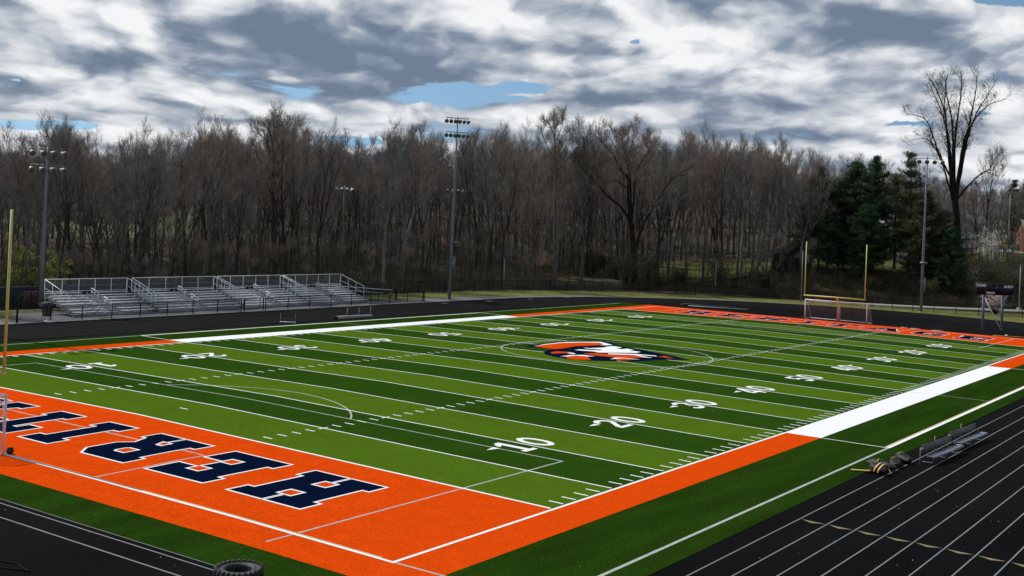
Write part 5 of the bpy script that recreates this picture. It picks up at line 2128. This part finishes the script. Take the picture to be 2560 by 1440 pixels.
shrub('willow_tree', 'bright yellow green willow behind the navy screen, beside the left light pole', 'tree', 88, 10, 5.6, 3.4, m_willow, 11000, .19, 1, trunkmat=m_darkbark)
GS = 'evergreen bushes at the foot of the woods'
for i, (x, t_, Hs, Ws, lb) in enumerate(((1480, 26, 4.6, 4.0, 'dark bush at the left of the grassy gap in the woods'), (1568, 7, 5.6, 3.2, 'ivy-dark bush hugging the left of the spreading tree trunk'), (1622, 9, 6.0, 3.4, 'tall dark bush hugging the right of the spreading tree trunk'),
                                         (1700, 9, 4.0, 3.4, 'dark bush right of the spreading tree, left of the sunlit lawn'), (1800, 12, 6.0, 3.4, 'tall dark bush behind the slim pale post'), (1905, 12, 3.6, 4.0, 'low dark bush left of the old shed'),
                                         (1540, 22, 4.0, 3.0, 'rounded bush at the right of the grassy gap in the woods'))):
    shrub('evergreen_bush', lb, 'bush', x, t_, Hs, Ws, m_ivy if i != 6 else m_olive, 5200, .17, 30 + i, GS)
GO = 'olive brush on the bank below the houses'
for i, (x, t_, Hs, Ws, lb) in enumerate(((1645, 7, 3.4, 3.0, 'olive bush at the fence, in front of the sunlit lawn'), (2180, 15, 2.2, 3.0, 'low olive brush on the dark bank under the far goal posts'), (2442, 16, 4.2, 2.6, 'olive bush just left of the white flowering shrub'), (2500, 18, 4.6, 3.0, 'olive bush below the white flowering shrub, above the scoreboard'),
                                         (2545, 20, 4.4, 3.0, 'olive bush at the right edge above the footpath'), (2330, 17, 2.6, 2.6, 'low olive brush behind the five-lamp light pole'), (2468, 34, 4.0, 2.4, 'olive bush on the upper slope beside the white flowering tree'), (2536, 40, 3.8, 2.4, 'olive bush on the upper slope below the yellow car'))):
    shrub('olive_bush', lb, 'bush', x, t_, Hs, Ws, m_olive, 2600, .14, 60 + i, GO)
shrub('white_flowering_tree', 'slender white flowering tree on the slope left of the yellow car', 'flowering tree', 2480, 46, 8.2, 1.9, m_blossom, 5200, .17, 80, trunkmat=m_darkbark)
shrub('white_flowering_shrub', 'small white flowering shrub at the foot of the slope right of the very tall tree', 'flowering shrub', 2427, 20, 4.4, 1.2, m_blossom, 1000, .13, 81, trunkmat=m_darkbark)
X0, Y0 = at_z(2492, 785)[:2]
D0 = math.hypot(X0 - CAM[0], Y0 - CAM[1])
t_bl = shrub('pink_blossom_tree', 'small pale pink blossom tree showing between the scoreboard posts', 'flowering tree', 2492, D0 - fence_dist(2492, bearing(2492)), 3.9, 3.1, m_pink, 3000, .15, 82, trunkmat=m_darkbark)
shrub('pale_tree', 'pale leafless white-barked bush amid the trees at the far left', 'tree', 22, 110, 13, 4, m_blossom, 260, .3, 84, trunkmat=m_alu_dull)


# ---- buildings, car and pole on the hill
def house(name, label, x, t_, L_, Wd, Hw, Hr, rz, wall, roof, wins=(), chim=None, door=None, sink=0.3, ov=.35, cat='house'):
    X, Y, z, D = place(x, t_)
    t = thing(name, label, cat, (X, Y, z), rz)
    mb = MB()
    mb.poly_prism([(-Wd / 2, -sink), (Wd / 2, -sink), (Wd / 2, Hw), (0, Hw + Hr), (-Wd / 2, Hw)], -L_ / 2, L_ / 2, axis='x')
    mb.build('wall', wall, t)
    mb = MB()
    for s in (-1, 1):
        n_ = np.array([0, s * Hr, Wd / 2.0])
        n_ = n_ / np.linalg.norm(n_) * .14
        e = np.array([0, s * (Wd / 2 + ov), Hw - Hr * ov / (Wd / 2)])
        r_ = np.array([0, 0, Hw + Hr])
        vs_ = []
        for x_ in (-L_ / 2 - ov, L_ / 2 + ov):
            for p in (e, r_, r_ + n_, e + n_):
                vs_.append((x_, p[1], p[2] + .02))
        mb.add(vs_, [[0, 1, 2, 3], [4, 7, 6, 5], [0, 4, 5, 1], [3, 2, 6, 7], [0, 3, 7, 4], [1, 5, 6, 2]])
    ro = mb.build('roof', roof, t)
    if chim:
        mb = MB()
        mb.box(chim[0] - .45, chim[0] + .45, chim[1] - .45, chim[1] + .45, Hw, Hw + Hr + chim[2])
        mb.build('chimney', chim[3], ro)
    for (sx_, zc, ww, hh, side) in wins:
        f = MB()
        y = (-Wd / 2 - .02) if side == 'f' else None
        if side == 'f':
            f.box(sx_ - ww / 2 - .1, sx_ + ww / 2 + .1, y - .04, y + .03, zc - hh / 2 - .1, zc + hh / 2 + .1)
        else:
            f.box(-L_ / 2 - .06, -L_ / 2 + .03, sx_ - ww / 2 - .1, sx_ + ww / 2 + .1, zc - hh / 2 - .1, zc + hh / 2 + .1)
        w_ = f.build('window', m_whitepaint, t)
        g = MB()
        if side == 'f':
            g.box(sx_ - ww / 2, sx_ + ww / 2, y - .055, y - .042, zc - hh / 2, zc + hh / 2)
        else:
            g.box(-L_ / 2 - .075, -L_ / 2 - .062, sx_ - ww / 2, sx_ + ww / 2, zc - hh / 2, zc + hh / 2)
        g.build('pane', m_glass, w_)
    if door:
        mb = MB()
        mb.box(door[0] - .5, door[0] + .5, -Wd / 2 - .07, -Wd / 2 + .02, 0, 2.05)
        mb.build('door', m_shedwood, t)
    return t


face_cam = YAW - math.pi / 2 - .05
house('garden_shed', 'dark weathered wooden shed with a mossy gable roof left of the far goal posts', 1978, 21, 5.2, 5.0, 2.9, 1.7, face_cam + math.pi / 2 + .35, m_shedwood, m_shedroof, cat='shed')
house('low_house', 'long low grey house in deep shade behind the evergreen trunks', 2140, 76, 15, 8, 2.8, 1.8, face_cam, m_greysiding, m_roof, [(-5, 1.5, 1.2, 1.1, 'f'), (-1, 1.5, 1.2, 1.1, 'f'), (4, 1.5, 1.6, 1.1, 'f')], door=(1.6,))
house('white_house', 'white house glimpsed through the evergreens below the five-lamp light pole', 2240, 108, 9, 8, 4.9, 2.4, face_cam + .2, m_siding, m_roof, [(-2.6, 1.6, 1.1, 1.3, 'f'), (1.5, 1.6, 1.1, 1.3, 'f'), (-2.6, 3.9, 1.1, 1.1, 'f'), (1.5, 3.9, 1.1, 1.1, 'f')], door=(-.4,))
house('grey_house', 'grey blue house with a sloping grey roof right of the very tall tree', 2425, 110, 9, 7, 3.9, 3.4, face_cam + .75, m_greysiding, m_roof, [(-1.5, 1.7, 1.0, 1.2, 'f'), (1.8, 1.7, 1.0, 1.2, 'f')])
house('brick_house', 'red brick house with a white chimney at the right edge', 2614, 104, 11, 8, 4.6, 2.6, face_cam - .1, m_brick, m_roof, [(-4.2, 1.5, .9, 1.2, 'f'), (-1.2, 1.5, .9, 1.2, 'f'), (-4.2, 3.6, .9, 1.0, 'f')], chim=(-4.6, -2.2, 1.2, m_siding))

# yellow car
X, Y, z, D = place(2519, 108)
t = thing('parked_car', 'yellow boxy car parked on the pale driveway by the brick house', 'car', (X, Y, z + .06), face_cam + .08)
mb = MB()
mb.poly_prism([(-2.2, .38), (2.2, .38), (2.25, .62), (2.2, .92), (1.05, 1.02), (.55, 1.66), (-2.0, 1.70), (-2.22, 1.0)], -.88, .88)
mb.build('body', m_caryellow, t)
for y_ in (-.90, .885):
    for a, b in (((-1.95, -1.15)), ((-1.05, -.25)), ((-.15, .62))):
        mb = MB()
        top = .48 if b > .5 else b
        mb.poly_prism([(a, 1.06), (b, 1.06), (top, 1.56), (a + .06, 1.58)], y_, y_ + .015)
        mb.build('window', m_glass, t)
    for x_ in (-1.38, 1.38):
        mb = MB()
        mb.tube([(x_, y_ - .04 if y_ < 0 else y_ - .15, .36), (x_, y_ + .16 if y_ < 0 else y_ + .05, .36)], [.36, .36], k=18)
        w_ = mb.build('wheel', m_rubber, t)
        mb = MB()
        yy = y_ - .055 if y_ < 0 else y_ + .05
        mb.tube([(x_, yy, .36), (x_, yy + .012, .36)], [.20, .20], k=14)
        mb.build('rim', m_silver, w_)
mb = MB()
mb.box(-2.30, -2.18, -.8, .8, .40, .62)
mb.build('rear_bumper', m_carblack, t)
mb = MB()
mb.box(2.18, 2.32, -.8, .8, .40, .62)
mb.build('front_bumper', m_carblack, t)
for x_, mt_ in ((-2.24, m_redtext), (2.21, m_whitepaint)):
    for y_ in (-.72, .62):
        mb = MB()
        mb.box(x_ - .02, x_ + .03, y_, y_ + .12, .78, .95)
        mb.build('headlight' if x_ > 0 else 'tail_light', mt_, t)
X, Y, z, D = place(2549, 106)
t = thing('dark_car', 'dark low car parked at the right of the yellow car', 'car', (X, Y, z + .06), face_cam + .3)
mb = MB()
mb.poly_prism([(-2.1, .3), (2.1, .3), (2.15, .6), (2.0, .80), (1.1, .90), (.5, 1.38), (-.9, 1.40), (-1.7, .95), (-2.12, .85)], -.85, .85)
mb.build('body', m_carblack, t)
for y_ in (-.87, .855):
    mb = MB()
    mb.poly_prism([(-1.35, .95), (.95, .95), (.45, 1.32), (-.85, 1.34)], y_, y_ + .012)
    mb.build('window', m_glass, t)
    for x_ in (-1.3, 1.3):
        mb = MB()
        mb.tube([(x_, y_ - .02, .32), (x_, y_ + .10, .32)], [.32, .32], k=16)
        mb.build('wheel', m_rubber, t)
X, Y, z, D = place(2511, 97)
t = thing('wheelie_bin', 'dark wheeled bin standing at the edge of the pale driveway', 'bin', (X, Y, z))
mb = MB()
mb.poly_prism([(-.30, .05), (.30, .05), (.38, 1.05), (-.38, 1.05)], -.32, .32)
mb.build('tub', m_carblack, t)
mb = MB()
mb.poly_prism([(-.42, 1.05), (.44, 1.05), (.36, 1.14), (-.40, 1.12)], -.36, .36)
mb.build('lid', m_carblack, t)
X, Y, z, D = place(2519, 94)
t = thing('utility_pole', 'thin grey utility pole in front of the yellow car', 'pole', (X, Y, z))
hp_ = z_at(488, 2519, D) - z
mb = MB()
mb.tube([(0, 0, -.3), (0, 0, hp_)], [.14, .10], k=8)
mb.build('mast', m_alu_dull, t)
mb = MB()
mb.box(-1.0, 1.0, -.05, .05, hp_ - .6, hp_ - .48)
mb.build('crossarm', m_darkbark, t)
X, Y, z, D = place(2252, 62)
t = thing('backyard_goal', 'thin white rectangular frame standing on the lawn right of the far goal posts', 'goal', (X, Y, z), face_cam)
hh_ = 3.0
mb = MB()
mb.tube([(-.55, 0, 0), (-.55, 0, hh_), (.55, 0, hh_ - .05), (.55, 0, 0)], [.05] * 4, k=6)
mb.build('frame_pipe', m_alu_dull, t)

mb = MB()
for i in range(150):
    x, y = (rng.uniform(-16, 60), rng.uniform(-17, -6.8)) if i % 3 else (rng.uniform(-22, -13.2), rng.uniform(0, 22))
    if i % 9 == 0:
        x, y = rng.uniform(-12, 60), rng.uniform(-6, 10)
    r_ = rng.uniform(.015, .045)
    a = rng.uniform(0, 6.28)
    z0_ = crown(x, y) + .014 if (y > -6.6 and x > -13) else .0
    mb.add([(x + r_ * math.cos(a + k_ * 1.57), y + r_ * math.sin(a + k_ * 1.57) * .6, z0_ + .012 * (k_ % 2)) for k_ in range(4)], [[0, 1, 2, 3]])
o = mb.build('leaf_bits', m_tan)
o["kind"] = "stuff"
bpy.context.view_layer.update()
